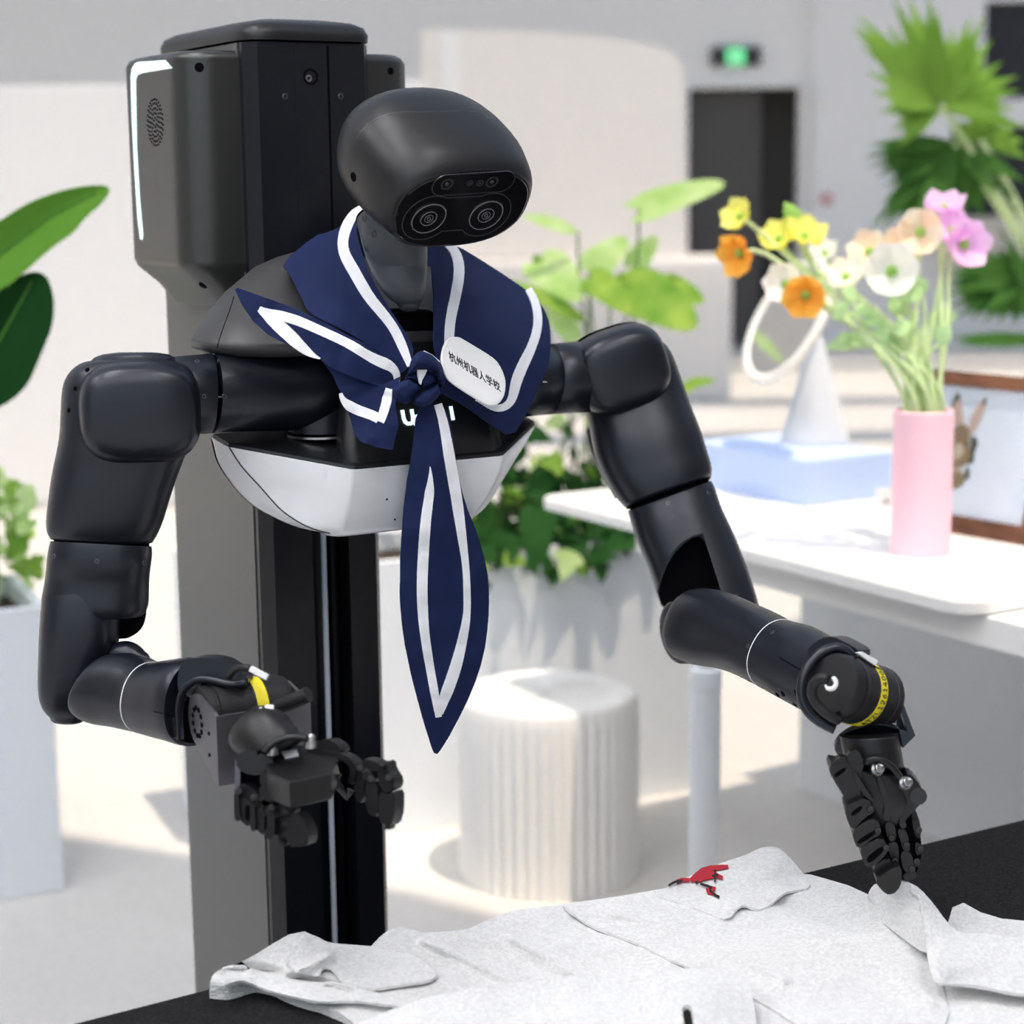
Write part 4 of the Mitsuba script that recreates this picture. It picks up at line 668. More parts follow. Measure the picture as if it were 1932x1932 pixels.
for x, y, m in ((1260, 950, lc), (1337, 930, lc), (1390, 1125, ld), (1197, 983, lc)): part('screw', screw(m, x, y), 'm_screw')
# right forearm
fb, fring, wb = split_limb([(1338, 1114, 1290, 1250, 2.515), (1362, 1116, 1306, 1252, 2.49), (1400, 1128, 1340, 1257, 2.45), (1440, 1146, 1374, 1267, 2.41), (1475, 1162, 1410, 1284, 2.37), (1501, 1175, 1436, 1298, 2.342), (1536, 1184, 1470, 1317, 2.31), (1562, 1197, 1500, 1333, 2.285), (1590, 1212, 1530, 1349, 2.26), (1600, 1216, 1543, 1356, 2.25)], 0, (1468, 1236), e=2.2, ratio=.95, n=64, ends=(.01, 0))
part('forearm', fb, 'm_plastic', 50)
part('forearm_ring', fring, 'm_whitemark', 40, label='thin white ring around the forearm')
part('wrist_housing', wb, 'm_plastic', 50)
ec = P(1292, 1191, 2.52); tcm = unit(CAM - ec); de = unit((-CR * .98 - CU * .18) * .90 + tcm * .43)
du1 = unit(CU - de * (CU @ de)); du2 = np.cross(de, du1)
elb = [sring(ec + de * t, du1 * r_, du2 * r_, 2, 56) for t, r_ in ((-.055, .030), (-.045, .038), (-.02, .0415), (.006, .0425), (.012, .0418), (.0155, .0395), (.017, .035), (.0175, .02))]
part('elbow_motor', loft(elb), 'm_plastic', 50)
em = loft(elb); vh = []
for i in range(30):
    if 8 < i < 11: continue
    a = 2 * math.pi * i / 30
    for r_ in (.017, .0205, .024): 
        q = ec + de * .0172 + (du1 * math.cos(a + r_ * 40) + du2 * math.sin(a + r_ * 40)) * r_ * .8; vh.append(lathe(q, de, [(0, .0014), (.0016, .0014)], 8))
part('motor_vents', vh, 'm_gap', False, kind='stuff')
part('housing_seam', line_on(wb, [(1425, 1218), (1470, 1240), (1514, 1266)][1:] + [(1525, 1272)], .0007, 10), 'm_gap')
part('wrist_hood', sheet(chaikin([(1560, 1196), (1600, 1214), (1622, 1228), (1618, 1242), (1600, 1246), (1575, 1225), (1548, 1228), (1530, 1238), (1520, 1225)], 2), lambda q: P(q[:, 0], q[:, 1], 2.20 + (1600 - q[:, 0]) * .0004), 6, .03), 'm_plastic', 50)
part('housing_rim', tube(P(*np.array(spline([(1606, 1238, 0), (1580, 1222, 0), (1552, 1230, 0), (1525, 1258, 0), (1512, 1300, 0), (1522, 1338, 0), (1548, 1362, 0), (1575, 1376, 0)], 48)[:, :2].T), np.linspace(2.185, 2.17, 48)), .0060, 12), 'm_plastic', True)
for x, y, m in ((1456, 1194, fb), (1411, 1219, fb), (1424, 1256, fb), (1412, 1284, fb), (1457, 1193, wb)): part('screw', screw(m, x, y, .0030), 'm_screw')
for x, y in ((1467, 1311), (1477, 1309), (1502, 1306), (1500, 1330)): part('bolt_hole', screw(wb, x, y, .0038), 'm_gap')
# right wrist motor: axis to the right and a little up in the picture
m0, m1 = P(1572, 1292, 2.165), P(1668, 1322, 2.235); ax = unit(m1 - m0); mc = m0
part('wrist_motor', lathe(mc, ax, [(-.004, .0335), (.0, .0365), (.010, .0375), (.0105, .036), (.017, .036), (.0175, .0385), (.028, .0385), (.0285, .038), (.075, .038), (.076, .0372), (.0775, .0372), (.078, .038), (.088, .038), (.092, .034)], 64), 'm_pad', 40)
tb = lathe(mc, ax, [(.040, .0381), (.040, .0386), (.053, .0386), (.053, .0381)], 72, (False, False))
part('tape', tb, 'm_yellow', 40, label='yellow tape band with a printed serial number')
e1, e2 = perp(ax)
vw = unit(CAM - mc); vw = unit(vw - ax * (vw @ ax)); wv = np.cross(ax, vw)
txt = 'ATZL12614002'; tm = meshkit.text_mesh(txt, .0080, .0006, False); tv = np.array(tm.vertices); L = np.ptp(tv[:, 0])
ang = (tv[:, 0] - L * .5) / .0388; rr = .0386 + tv[:, 2]
# lettering wraps around the band
pos = mc + ax * (.0465 + .0041)- ax * tv[:, 1:2] * 1.0 + (vw * np.cos(ang + .02)[:, None] - wv * np.sin(ang + .02)[:, None]) * rr[:, None]
k_ = [k for k in scene if k.startswith(robot + '__tape')][-1]
tt_ = TM(pos, tm.faces)
add('serial_lettering', tt_, 'm_ink', False, k_)
g = P(1567, 1289, 2.118)
cg = [P(1567 + 10.5 * math.cos(a) , 1289 + 11 * math.sin(a), 2.122) for a in np.linspace(math.radians(-75), math.radians(165), 16)]
part('wire_hook', tube(cg, [.0012] + [.0028] * 12 + [.002, .0014, .0008], 10), 'm_whitemark', True, label='white curved wire mark')
part('cable', tube(spline([P(1562, 1282, 2.125), P(1545, 1281, 2.13), P(1533, 1296, 2.135), P(1536, 1320, 2.14), P(1552, 1340, 2.14), P(1580, 1358, 2.15)], 30), .0058, 12), 'm_pad', True)
part('cable_plug', [slab([(1605, 1243), (1622, 1236), (1652, 1256), (1658, 1268), (1640, 1268)], 2.17, 2.18, .012)], 'm_gloss', 30)
part('cable_tag', slab([(1618, 1232), (1628, 1230), (1657, 1246), (1652, 1256)], 2.165, 2.175, .006), 'm_whitemark', False, label='white cable label')
# right bracket with flange
fl = P(1638, 1400, 2.222); hd = unit(unit(CAM - fl) * .60 + unit(P(1650, 1450, 2.2) - P(1638, 1400, 2.2)) * .80)
part('wrist_bracket', [lathe(fl - hd * .004, hd, [(0, .0385), (.001, .0395), (.005, .0395), (.006, .0385)], 56), sheet([(1688, 1292), (1694, 1300), (1727, 1388), (1704, 1411), (1696, 1375), (1712, 1380), (1692, 1320)], lambda q: P(q[:, 0], q[:, 1], 2.20 + 0 * q[:, 0]), 6, .012), sheet([(1692, 1345), (1722, 1386), (1702, 1408), (1690, 1392)], lambda q: P(q[:, 0], q[:, 1], 2.225 + 0 * q[:, 0]), 6, .01), sheet([(1660, 1330), (1690, 1297), (1700, 1330), (1722, 1388), (1700, 1375), (1670, 1352)], lambda q: P(q[:, 0], q[:, 1], 2.238 + 0 * q[:, 0]), 6, .006)], 'm_plastic', 35)
cu = limb([(1584, 1386, 1694, 1382, 2.205), (1588, 1410, 1700, 1418, 2.205), (1594, 1432, 1706, 1452, 2.205)], 2.1, 1.0, n=10)
hr_ = part('hand', cu, 'm_hand', True, label='black mechanical hand pinching the shirt')
add('palm', [limb([(1592, 1430, 1706, 1450, 2.205), (1590, 1470, 1728, 1480, 2.21), (1604, 1510, 1722, 1520, 2.215), (1640, 1548, 1700, 1548, 2.225)], 2.8, .62, n=14, ends=(0, .006))], 'm_hand', 50, hr_)
add('wrist_rim', tube(spline([P(1632, 1440, 2.165), P(1645, 1432, 2.162), P(1668, 1436, 2.162), P(1690, 1455, 2.166), P(1700, 1470, 2.17)], 24), .004, 10), 'm_hand', True, hr_)
for x, y in ((1658, 1449), (1711, 1475)):
    q = P(x - 4, y + 3, 2.165); v = unit(unit(CAM - q) + CR * .5 + CU * .2)
    add('bolt', lathe(q - v * .004, v, [(0, .0075), (.006, .0075), (.006, .0055), (.013, .0055), (.0135, .0048), (.010, .003), (.010, .0001)], 20), 'm_steel', 35, hr_, label='steel socket bolt')
c22 = crop(1540, 1340, 5.367)
dC = lambda q: 2.165 + np.clip(q[:, 1] - 1440, 0, 300) * .00026
houses(hr_, c22, [('knuckle_bracket', [(245, 475), (330, 468), (470, 600), (432, 850), (520, 858), (545, 960), (335, 965), (150, 665), (130, 600), (160, 540)], 0, .024), ('window', [(178, 650), (292, 578), (304, 612), (192, 692)], .0008, .002), ('knuckle_boss', [(318, 430), (420, 388), (490, 540), (455, 640), (400, 625), (325, 540)], .010, .012), ('knuckle_web', [(352, 575), (400, 620), (480, 760), (600, 940), (560, 925), (440, 820)], .006, .012),
 ('finger_segment', [(285, 1002), (322, 962), (522, 872), (582, 1030), (560, 1050), (500, 1082), (382, 1202), (332, 1172)], .006, .024), ('window', [(350, 1042), (456, 964), (472, 1000), (366, 1082)], .0068, .002),
 ('finger_segment', [(368, 1240), (402, 1188), (562, 1088), (640, 1130), (658, 1262), (562, 1302), (452, 1402), (396, 1372)], .006, .024), ('window', [(405, 1332), (602, 1208), (622, 1240), (440, 1364)], .0068, .002),
 ('finger_segment', [(438, 1422), (500, 1358), (662, 1278), (735, 1402), (702, 1472), (562, 1602), (490, 1572)], .006, .024), ('window', [(500, 1502), (660, 1378), (702, 1410), (540, 1562)], .0068, .002),
 ('finger_segment', [(560, 1600), (732, 1478), (785, 1602), (622, 1700)], .0, .02), ('fingertip', [(588, 1732), (690, 1650), (770, 1598), (862, 1578), (868, 1740), (822, 1832), (750, 1872), (690, 1852)], .010, .022)], dC)
dD = lambda q: 2.178 + np.clip(q[:, 1] - 1440, 0, 300) * .00026
houses(hr_, c22, [('finger_link', [(598, 640), (655, 660), (745, 920), (760, 1110), (700, 1130), (672, 1060), (700, 980)], .012, .014), ('finger_segment', [(690, 1140), (760, 1128), (802, 1180), (812, 1302), (762, 1342), (722, 1300)], .004, .018), ('finger_segment', [(722, 1350), (812, 1328), (838, 1400), (834, 1570), (780, 1585), (738, 1442)], .004, .018), ('finger_segment', [(740, 1585), (840, 1575), (860, 1640), (780, 1660)], 0, .014),
 ('finger_link', [(880, 780), (900, 690), (935, 640), (1012, 700), (1088, 830), (1088, 912), (960, 1052), (905, 1110), (900, 1180), (845, 1180), (840, 1110), (885, 1050)], .006, .016), ('finger_segment', [(818, 1210), (902, 1198), (942, 1320), (952, 1432), (880, 1424), (848, 1300)], .004, .018), ('finger_segment', [(848, 1420), (960, 1438), (998, 1580), (988, 1642), (880, 1642)], .004, .018), ('fingertip', [(878, 1650), (1012, 1640), (1014, 1702), (890, 1734)], .002, .014),
 ('finger_segment', [(960, 1010), (1000, 1000), (1052, 1130), (1062, 1252), (1042, 1312), (988, 1250)], -.012, .018), ('finger_segment', [(998, 1318), (1078, 1378), (1082, 1442), (1008, 1482)], -.012, .018), ('fingertip', [(988, 1498), (1052, 1538), (1042, 1592), (988, 1582)], -.012, .014)], dD)
add('knuckle_core', sheet(chaikin(c22((480, 870), (560, 900), (700, 1100), (900, 1060), (990, 1010), (1040, 1150), (1060, 1300), (1070, 1450), (1040, 1580), (1000, 1690), (870, 1740), (640, 1650), (480, 1400), (420, 1150)), 1), lambda q: P(q[:, 0], q[:, 1], dD(q) + .014), 6, .012), 'm_gap', 40, hr_)
hpins(hr_, c22, [(552, 1005), (625, 1220), (710, 1395)], lambda q: dC(q) - .008)
hpins(hr_, c22, [(722, 1092), (765, 1295), (800, 1530), (878, 1165), (915, 1365), (970, 1610), (1035, 1215), (1055, 1410), (1020, 1535)], lambda q: dD(q) - .006)
add('knuckle_disc', lathe(P(*c22((1030, 870))[0], 2.168), unit(CAM - P(1730., 1500., 2.2)), [(0, .010), (.004, .010), (.005, .009)], 28), 'm_hand', 35, hr_)
# ---------------------------------------------------------------- the sailor scarf
scarf = thing('sailor_scarf', 'navy sailor scarf with white braid knotted on the chest of the robot', 'scarf')
c3 = crop(350, 380, 2.576); c9 = crop(700, 760, 1.932); c13 = crop(720, 640, 7.43)
def ctl(c, pts): return [(*c((x, y))[0], n) for x, y, n in pts]
def nplane(f, wr=0.0, fr=.02, seed=0, off=0.0):
    def g(q):
        n = f(q) + off
        if wr: n = n + (meshkit.fbm(np.c_[q * fr, q[:, :1] * 0], 3, seed) - .5) * wr
        return PN(q[:, 0], q[:, 1], n)
    return g
def cloth(name, outline, fn, res=7, th_=.0022, mat_='m_navy', lift=0.0, par=None, **k):
    return add(name, sheet(outline, fn, res, th_, lift), mat_, 60, par or scarf, **k)
def braid(par, pts, w, fn, c=None, **k):
    p = c(*pts) if c else pts
    p = spline(np.c_[np.array(p), np.zeros(len(p))], 40)[:, :2] if len(p) > 2 else np.array(p)
    ww = w if np.isscalar(w) else np.interp(np.linspace(0, 1, len(p)), np.linspace(0, 1, len(w)), w)
    return add('braid', sheet(ribbon(p, ww), fn, 5, .0026, .0012), 'm_braid', 60, scarf + '__' + par, label='white braid', **k)
# panel over the robot's right shoulder
fL = nplane(rbf(ctl(c3, [(870, 30, .10), (800, 72, .085), (640, 165, .085), (465, 300, .125), (530, 400, .18), (595, 540, .235), (760, 110, .105), (850, 230, .165), (900, 370, .205), (985, 510, .245), (1110, 700, .29), (1040, 840, .302), (700, 590, .275), (820, 650, .290), (745, 235, .155), (700, 400, .205), (1085, 805, .30)])), .020, .014, 1)
cloth('collar_panel', chaikin(c3((875, 28), (800, 72), (752, 125), (690, 150), (628, 166), (465, 300), (500, 345), (530, 400), (565, 470), (595, 540), (700, 592), (820, 652), (960, 745), (1040, 842), (1085, 806), (1112, 740), (1098, 680), (985, 510), (900, 370), (850, 230), (825, 110)), 1), fL)
cloth('collar_back', c3((880, 40), (1000, 60), (1230, 190), (1260, 260), (1240, 640), (1100, 640), (985, 500), (900, 370), (850, 230)), nplane(rbf(ctl(c3, [(880, 40, .085), (1230, 190, .10), (1240, 640, .16), (1100, 640, .17), (900, 370, .12), (1050, 350, .11)]))))
braid('collar_panel', [(868, 34), (812, 75), (778, 140), (768, 235), (812, 330), (895, 470), (1005, 610), (1055, 710), (1092, 800)], [14, 20, 20, 22, 21, 19, 18, 18, 12], fL, c3)
# panel over the robot's left shoulder
fR = nplane(rbf(ctl(c3, [(1250, 205, .17), (1185, 225, .18), (1210, 480, .25), (1210, 720, .288), (1320, 215, .14), (1450, 290, .11), (1600, 390, .10), (1700, 460, .12), (1778, 650, .19), (1770, 780, .22), (1660, 1030, .27), (1590, 1150, .29), (1350, 980, .308), (1250, 930, .308), (1500, 600, .235), (1400, 450, .20), (1550, 850, .275), (1330, 700, .28)])), .022, .013, 2)
cloth('collar_panel', chaikin(c3((1185, 215), (1205, 400), (1210, 600), (1206, 690), (1225, 760), (1215, 900), (1250, 935), (1350, 985), (1480, 1082), (1588, 1150), (1655, 1040), (1730, 880), (1770, 780), (1778, 650), (1762, 555), (1705, 465), (1600, 390), (1450, 292), (1320, 214), (1250, 200)), 1), fR)
braid('collar_panel_001', [(1272, 206), (1325, 300), (1322, 400), (1290, 560), (1280, 670), (1285, 760)], [15, 19, 20, 19, 18, 18], fR, c3)
braid('collar_panel_001', [(1665, 428), (1705, 520), (1710, 600), (1675, 720), (1600, 900), (1568, 985), (1530, 1005), (1470, 990), (1410, 960)], [12, 15, 16, 17, 20, 20, 15, 13, 8], fR, c3)
# short tail: pointed upper fold and lower fold
fS = nplane(rbf(ctl(c3, [(245, 425, .235), (480, 500, .262), (700, 600, .292), (1040, 830, .318), (330, 580, .255), (530, 710, .285), (660, 765, .298), (1000, 880, .318), (820, 760, .312)])), .014, .018, 3)
cloth('tie_tail', c3((240, 428), (255, 420), (310, 440), (480, 500), (590, 545), (700, 602), (900, 705), (1045, 830), (1040, 895), (960, 905), (800, 850), (690, 800), (655, 766), (530, 712), (400, 645), (330, 582), (268, 490)), fS)
braid('tie_tail', [(358, 524), (430, 548), (540, 580), (680, 640), (800, 698), (930, 772), (1005, 810), (1025, 880)], [11, 18, 18, 17, 17, 18, 22, 10], fS, c3)
braid('tie_tail', [(360, 522), (405, 562), (470, 620), (545, 690), (610, 742), (655, 764)], [12, 22, 25, 24, 16, 3], fS, c3)
fS2 = nplane(rbf(ctl(c3, [(690, 790, .296), (750, 920, .302), (820, 1130, .315), (850, 1170, .322), (1005, 1207, .335), (1035, 1080, .332), (1000, 900, .322), (1040, 850, .322), (900, 900, .310), (900, 1060, .322)])), .018, .02, 4, .003)
cloth('tie_tail', c3((655, 766), (700, 790), (830, 845), (960, 890), (1045, 850), (1030, 920), (1020, 990), (1036, 1085), (1007, 1207), (930, 1195), (852, 1168), (820, 1130), (800, 1050), (752, 920), (715, 845)), fS2)
braid('tie_tail_001', [(754, 932), (785, 985), (850, 1020), (940, 1058)], [5, 19, 19, 19], fS2, c3)
braid('tie_tail_001', [(945, 1072), (965, 1020), (980, 960), (990, 910)], [16, 17, 19, 13], fS2, c3)
# long tail
fT = nplane(rbf([(789, 780, .315), (848, 790, .318), (781, 846, .325), (860, 880, .328), (765, 923, .325), (876, 946, .326), (756, 1040, .322), (902, 1008, .322), (754, 1091, .32), (920, 1076, .318), (760, 1174, .318), (923, 1133, .316), (823, 1424, .318), (838, 1150, .328), (830, 1000, .335), (822, 880, .335), (838, 1300, .322)]), .014, .014, 5)
cloth('long_tail', chaikin(c9((168, 20), (152, 170), (125, 320), (110, 480), (105, 640), (107, 740), (115, 820), (128, 905), (150, 1005), (190, 1150), (222, 1255), (237, 1285), (255, 1265), (300, 1190), (370, 1050), (412, 920), (428, 800), (431, 700), (425, 610), (390, 480), (340, 360), (312, 230), (296, 100), (272, 14), (220, 0)), 1), fT)
braid('long_tail', [(243, 5), (268, 100), (285, 200), (303, 300), (318, 400), (332, 500), (346, 620), (349, 700), (348, 770), (335, 850), (308, 960), (275, 1055), (246, 1130)], [15, 18, 20, 21, 20, 17, 13, 13, 13, 17, 21, 22, 16], fT, c9)
braid('long_tail', [(215, 232), (214, 310), (200, 420), (192, 520), (186, 640), (187, 740), (194, 830), (208, 930), (226, 1030), (240, 1110), (246, 1145)], [1.5, 17, 19, 20, 20, 20, 19, 17, 16, 16, 12], fT, c9)
# the knot
def puff(name, pts, n0, h, c=c13, mat_='m_navy', tilt=0, **k):
    poly = smooth_poly(chaikin(c(*pts), 2)); bd = poly.exterior
    dm = max(bd.distance(Point(*q)) for q in tri2d(poly, 4)[0])
    def fn(q):
        d_ = np.array([bd.distance(Point(*a)) for a in q]) / dm
        return PN(q[:, 0], q[:, 1], n0 + h * np.sqrt(np.clip(1 - (1 - np.clip(d_ * 1.25, 0, 1)) ** 2, 0, 1)) + (meshkit.fbm(np.c_[q * .08, q[:, :1] * 0], 2, 7) - .5) * .005)
    return add(name, sheet(poly, fn, 3.5, .006), mat_, 70, scarf, **k)
puff('knot', [(130, 690), (180, 640), (290, 590), (380, 540), (420, 560), (540, 640), (556, 720), (440, 820), (370, 925), (220, 885), (140, 770)], .322, .022)
puff('knot', [(470, 540), (545, 640), (560, 740), (690, 690), (800, 620), (800, 540), (720, 450), (640, 430), (500, 430)], .318, .014)
add('braid', sheet(c13((505, 428), (642, 428), (612, 500), (572, 570), (556, 640), (535, 620), (512, 520)), lambda q: PN(q[:, 0], q[:, 1], .335 + 0 * q[:, 0]), 3, .003), 'm_braid', 60, scarf + '__knot_001', label='white braid')
puff('knot', [(560, 745), (690, 690), (800, 600), (835, 700), (815, 790), (710, 900), (590, 962), (480, 940), (418, 880), (470, 820), (550, 760)], .326, .020)
puff('knot', [(383, 420), (400, 320), (465, 210), (560, 150), (700, 195), (820, 305), (882, 470), (885, 640), (845, 760), (805, 800), (822, 690), (800, 560), (740, 450), (640, 428), (505, 428), (470, 470), (380, 520), (350, 520)], .324, .022)
puff('knot', [(350, 520), (470, 440), (510, 440), (540, 640), (420, 580), (290, 590)], .318, .014)
add('braid', sheet(ribbon(c13((600, 168), (700, 220), (818, 316)), 2.2), lambda q: PN(q[:, 0], q[:, 1], .331 + 0 * q[:, 0]), 2, .002), 'm_braid', 60, scarf + '__knot_003', label='white braid')
# ---------------------------------------------------------------- the badge
badge = thing('name_badge', 'white oval name badge with black Chinese lettering pinned to the sailor scarf', 'badge')
Bc = PN(np.array(891.5), np.array(700.5), .318)
bu = PN(np.array(944.0), np.array(730.0), .320) - PN(np.array(839.0), np.array(671.0), .308); bu = unit(bu)
bv = PN(np.array(911.0), np.array(664.0), .300) - Bc; bv = unit(bv - bu * (bv @ bu)); bnm = np.cross(bu, bv)
if (CAM - Bc) @ bnm < 0: bnm = -bnm
def bpx(x, y):
    r = ray(x, y); q = CAM + r * (((Bc - CAM) @ bnm) / (r @ bnm)); return np.stack([(q - Bc) @ bu, (q - Bc) @ bv])
c13p = c13((818, 300), (850, 110), (905, 15), (960, -30), (1080, -25), (1150, 15), (1560, 262), (1650, 370), (1715, 520), (1735, 640), (1715, 800), (1640, 915), (1540, 945), (1450, 920), (960, 615), (880, 500))
bo = np.array([bpx(*q) for q in chaikin(c13p, 2)])
add('plate', cprism(bo, Bc - bnm * .002, (bu, bv, bnm), .0045, .0012), 'm_badge', 30, badge)
inner = Polygon(bo).buffer(-.0032)
add('rim_line', prism(inner.buffer(.0002).difference(inner.buffer(-.0003)), Bc + bnm * .0024, (bu, bv, bnm), .0003), 'm_wall', False, badge)
gc = [(975, 262), (1090, 335), (1197, 395), (1305, 455), (1405, 530), (1495, 575), (1595, 650)]
a0, a1_ = bpx(*c13((975, 262))[0]), bpx(*c13((1595, 650))[0]); tu = unit(a1_ - a0); tv_ = np.array([-tu[1], tu[0]])
hgt = np.linalg.norm(a1_ - a0) / 6
upv = bpx(*c13((1290, 365))[0]) - bpx(*c13((1330, 560))[0]); uph = unit(upv)
for i, (g, q) in enumerate(zip(GLYPHS, gc)):
    o = a0 + (a1_ - a0) * i / 6
    sc_ = hgt * 1.0
    def mp(r_): return [tuple(o + tu * x * sc_ * .98 + uph * y * sc_ * 1.32) for x, y in r_]
    ms = [prism(Polygon(mp(p_[0]), [mp(h_) for h_ in p_[1:]]).buffer(hgt * .010), Bc + bnm * .0023, (bu, bv, bnm), .0004) for p_ in g]
    add('character', ms, 'm_ink', False, badge, label='black Chinese character')
# ---------------------------------------------------------------- black table and the shirt
ZTB = .75
table = thing('table', 'table under a ribbed black cloth in front of the robot', 'table')
bkp = np.array([(-1.25, 1.55), (-.80, 1.775), (-.49, 1.963), (-.35, 2.055), (-.06, 2.168), (.15, 2.272), (.39, 2.405), (.72, 2.597), (1.2, 2.88)])
fr_ = bkp[::-1] + N[:2] * .80
ring0 = np.vstack([bkp, fr_]); pl_ = Polygon(ring0).buffer(-.02).buffer(.02)
rp = np.array([pl_.exterior.interpolate(t, True).coords[0] for t in np.linspace(0, 1, 241)[:-1]]); cen = rp.mean(0)
def tring(z, k, wv): return np.c_[rp + unit(rp - cen) * (k + wv * np.sin(np.arange(240) * .55 + np.sin(np.arange(240) * .17) * 2)[:, None]), np.full(240, z)]
def shrink(k, z): q = cen + (rp - cen) * k; return np.c_[q, np.full(len(q), z)]
add('cloth', loft([shrink(.3, ZTB), shrink(.97, ZTB), tring(ZTB - .0005, -.006, 0), tring(ZTB - .003, -.0015, 0), tring(ZTB - .010, .001, 0), tring(ZTB - .2, .012, .004), tring(ZTB - .45, .022, .012), tring(.004, .03, .020)][::-1], (False, True)), 'm_black_cloth', 40, table)
shirt = thing('shirt', 'light grey terry shirt spread out on the black table', 'shirt')
sv = np.array([(395, 1872, .006), (404, 1845, .022), (440, 1820, .030), (480, 1800, .034), (540, 1765, .046), (575, 1757, .048), (610, 1780, .036), (700, 1785, .030), (720, 1765, .036), (755, 1748, .042), (800, 1760, .034), (880, 1755, .032), (960, 1722, .034), (1060, 1705, .034), (1160, 1692, .032), (1260, 1676, .030), (1300, 1660, .030), (1440, 1625, .030), (1560, 1664, .026), (1640, 1692, .030), (1700, 1690, .040), (1780, 1745, .030), (1850, 1722, .040), (1932, 1740, .036), (2000, 1760, .03),
    (430, 1862, .014), (480, 1858, .010), (560, 1882, .010), (640, 1912, .010), (670, 1936, .010), (600, 1840, .020), (760, 1850, .017), (900, 1850, .018), (1000, 1800, .020), (1150, 1800, .018), (1300, 1800, .018), (1450, 1800, .018), (1500, 1720, .020), (1600, 1850, .016), (1700, 1780, .018), (1850, 1850, .016), (1200, 1920, .016), (1500, 1930, .016), (1900, 1940, .016), (900, 1940, .015), (1100, 2000, .015), (1700, 2000, .015)])
hb = rbf(sv)
ridges = [((800, 1776), (870, 1805), (960, 1850), (1040, 1890), .004, 9), ((965, 1772), (1040, 1810), (1130, 1865), (1180, 1890), .0035, 9), ((872, 1784), (940, 1796), (1060, 1850), (1150, 1900), -.003, 10), ((1160, 1720), (1260, 1750), (1380, 1800), (1480, 1850), .003, 10), ((1380, 1740), (1480, 1770), (1590, 1820), (1700, 1880), -.003, 12), ((1480, 1730), (1560, 1760), (1680, 1820), (1760, 1890), .003, 10), ((430, 1830), (500, 1835), (580, 1850), (660, 1875), -.006, 10), ((620, 1805), (560, 1835), (520, 1845), (470, 1835), .004, 8)]
RL = [(LineString(r_[:4]), r_[4], r_[5]) for r_ in ridges]
def wr(q):
    h = (meshkit.fbm(np.c_[q * np.array([.006, .016]), q[:, :1] * 0], 3, 11) - .5) * .015
    for l, a, w in RL:
        d_ = shapely.distance(shapely.points(q), l); h = h + 1.8 * a * np.exp(-(d_ / w) ** 2)
    return h
def hsurf(q): return np.maximum(hb(q) + wr(q), .004)
def on_table(q, h): return PZ(q[:, 0], q[:, 1], ZTB + h)
def solid(poly, hf, res):
    v, f = tri2d(smooth_poly(poly), res); t = on_table(v, hf(v)); b = t.copy(); b[:, 2] = ZTB + .0012; k = len(v)
    if np.cross(t[f[0, 1]] - t[f[0, 0]], t[f[0, 2]] - t[f[0, 0]])[2] < 0: f = f[:, ::-1]
    e = np.vstack([f[:, [0, 1]], f[:, [1, 2]], f[:, [2, 0]]]); _, inv, cnt = np.unique(np.sort(e, 1), axis=0, return_inverse=True, return_counts=True); bd = e[cnt[inv.ravel()] == 1]
    m = TM(np.vstack([t, b]), np.vstack([f, f[:, ::-1] + k, np.stack([bd[:, 1], bd[:, 0], bd[:, 0] + k], 1), np.stack([bd[:, 1], bd[:, 0] + k, bd[:, 1] + k], 1)]))
    if m.volume < 0: m.invert()
    return m
top_edge = [(395, 1872), (398, 1850), (410, 1836), (440, 1822), (480, 1802), (515, 1780), (545, 1763), (575, 1757), (597, 1768), (615, 1778), (660, 1782), (700, 1785), (716, 1768), (735, 1753), (757, 1748), (800, 1760), (850, 1757), (885, 1752), (920, 1735), (965, 1718), (1060, 1706), (1160, 1692), (1240, 1678), (1300, 1668), (1380, 1650), (1480, 1645), (1530, 1650), (1562, 1659), (1600, 1670), (1640, 1688), (1700, 1690), (1760, 1735), (1788, 1742), (1797, 1712), (1818, 1703), (1850, 1721), (1890, 1733), (1932, 1737), (2010, 1745)]
add('body', solid(top_edge + [(2010, 2080), (900, 2080), (760, 1990), (672, 1934), (640, 1910), (600, 1890), (560, 1880), (520, 1864), (480, 1857), (440, 1862), (415, 1868)], hsurf, 6), 'm_shirt', 38, shirt)
def flap(name, pts, lift, res=6, th_=.003, extra=None, **k):
    def fn(q): return on_table(q, hsurf(q) + lift + (extra(q) if extra is not None else 0))
    return add(name, sheet(pts, fn, res, th_, toward=np.array([0, 0, 5.0])), 'm_shirt', 60, shirt, **k)
# front panel whose hem shows as a dark line
flap('front_panel', chaikin([(1056, 1704), (1085, 1728), (1112, 1746), (1160, 1764), (1205, 1780), (1250, 1804), (1296, 1823), (1360, 1850), (1420, 1882), (1460, 1905), (1505, 1934), (1560, 1980), (1760, 2000), (1800, 1880), (1700, 1740), (1640, 1700), (1562, 1668), (1480, 1660), (1380, 1660), (1240, 1682), (1160, 1696)], 1), .0035)
# collar flap at the left end
c14 = crop(380, 1580, 2.477)
flap('collar_flap', chaikin(c14((420, 520), (470, 450), (520, 452), (600, 495), (700, 500), (820, 512), (920, 532), (1000, 545), (1050, 575), (1098, 622), (1102, 648), (1060, 672), (950, 686), (780, 712), (680, 694), (655, 680), (625, 625), (595, 604), (560, 620), (548, 655), (470, 640), (400, 600)), 1), .006)
flap('collar_fold', chaikin(c14((36, 715), (45, 650), (90, 612), (180, 604), (260, 618), (360, 650), (470, 668), (620, 682), (780, 714), (900, 742), (1050, 790), (1010, 800), (860, 780), (700, 760), (560, 770), (450, 748), (330, 720), (230, 680), (180, 664), (110, 690)), 1), .009, extra=lambda q: .006 * np.exp(-((q[:, 0] - 420) / 60) ** 2))
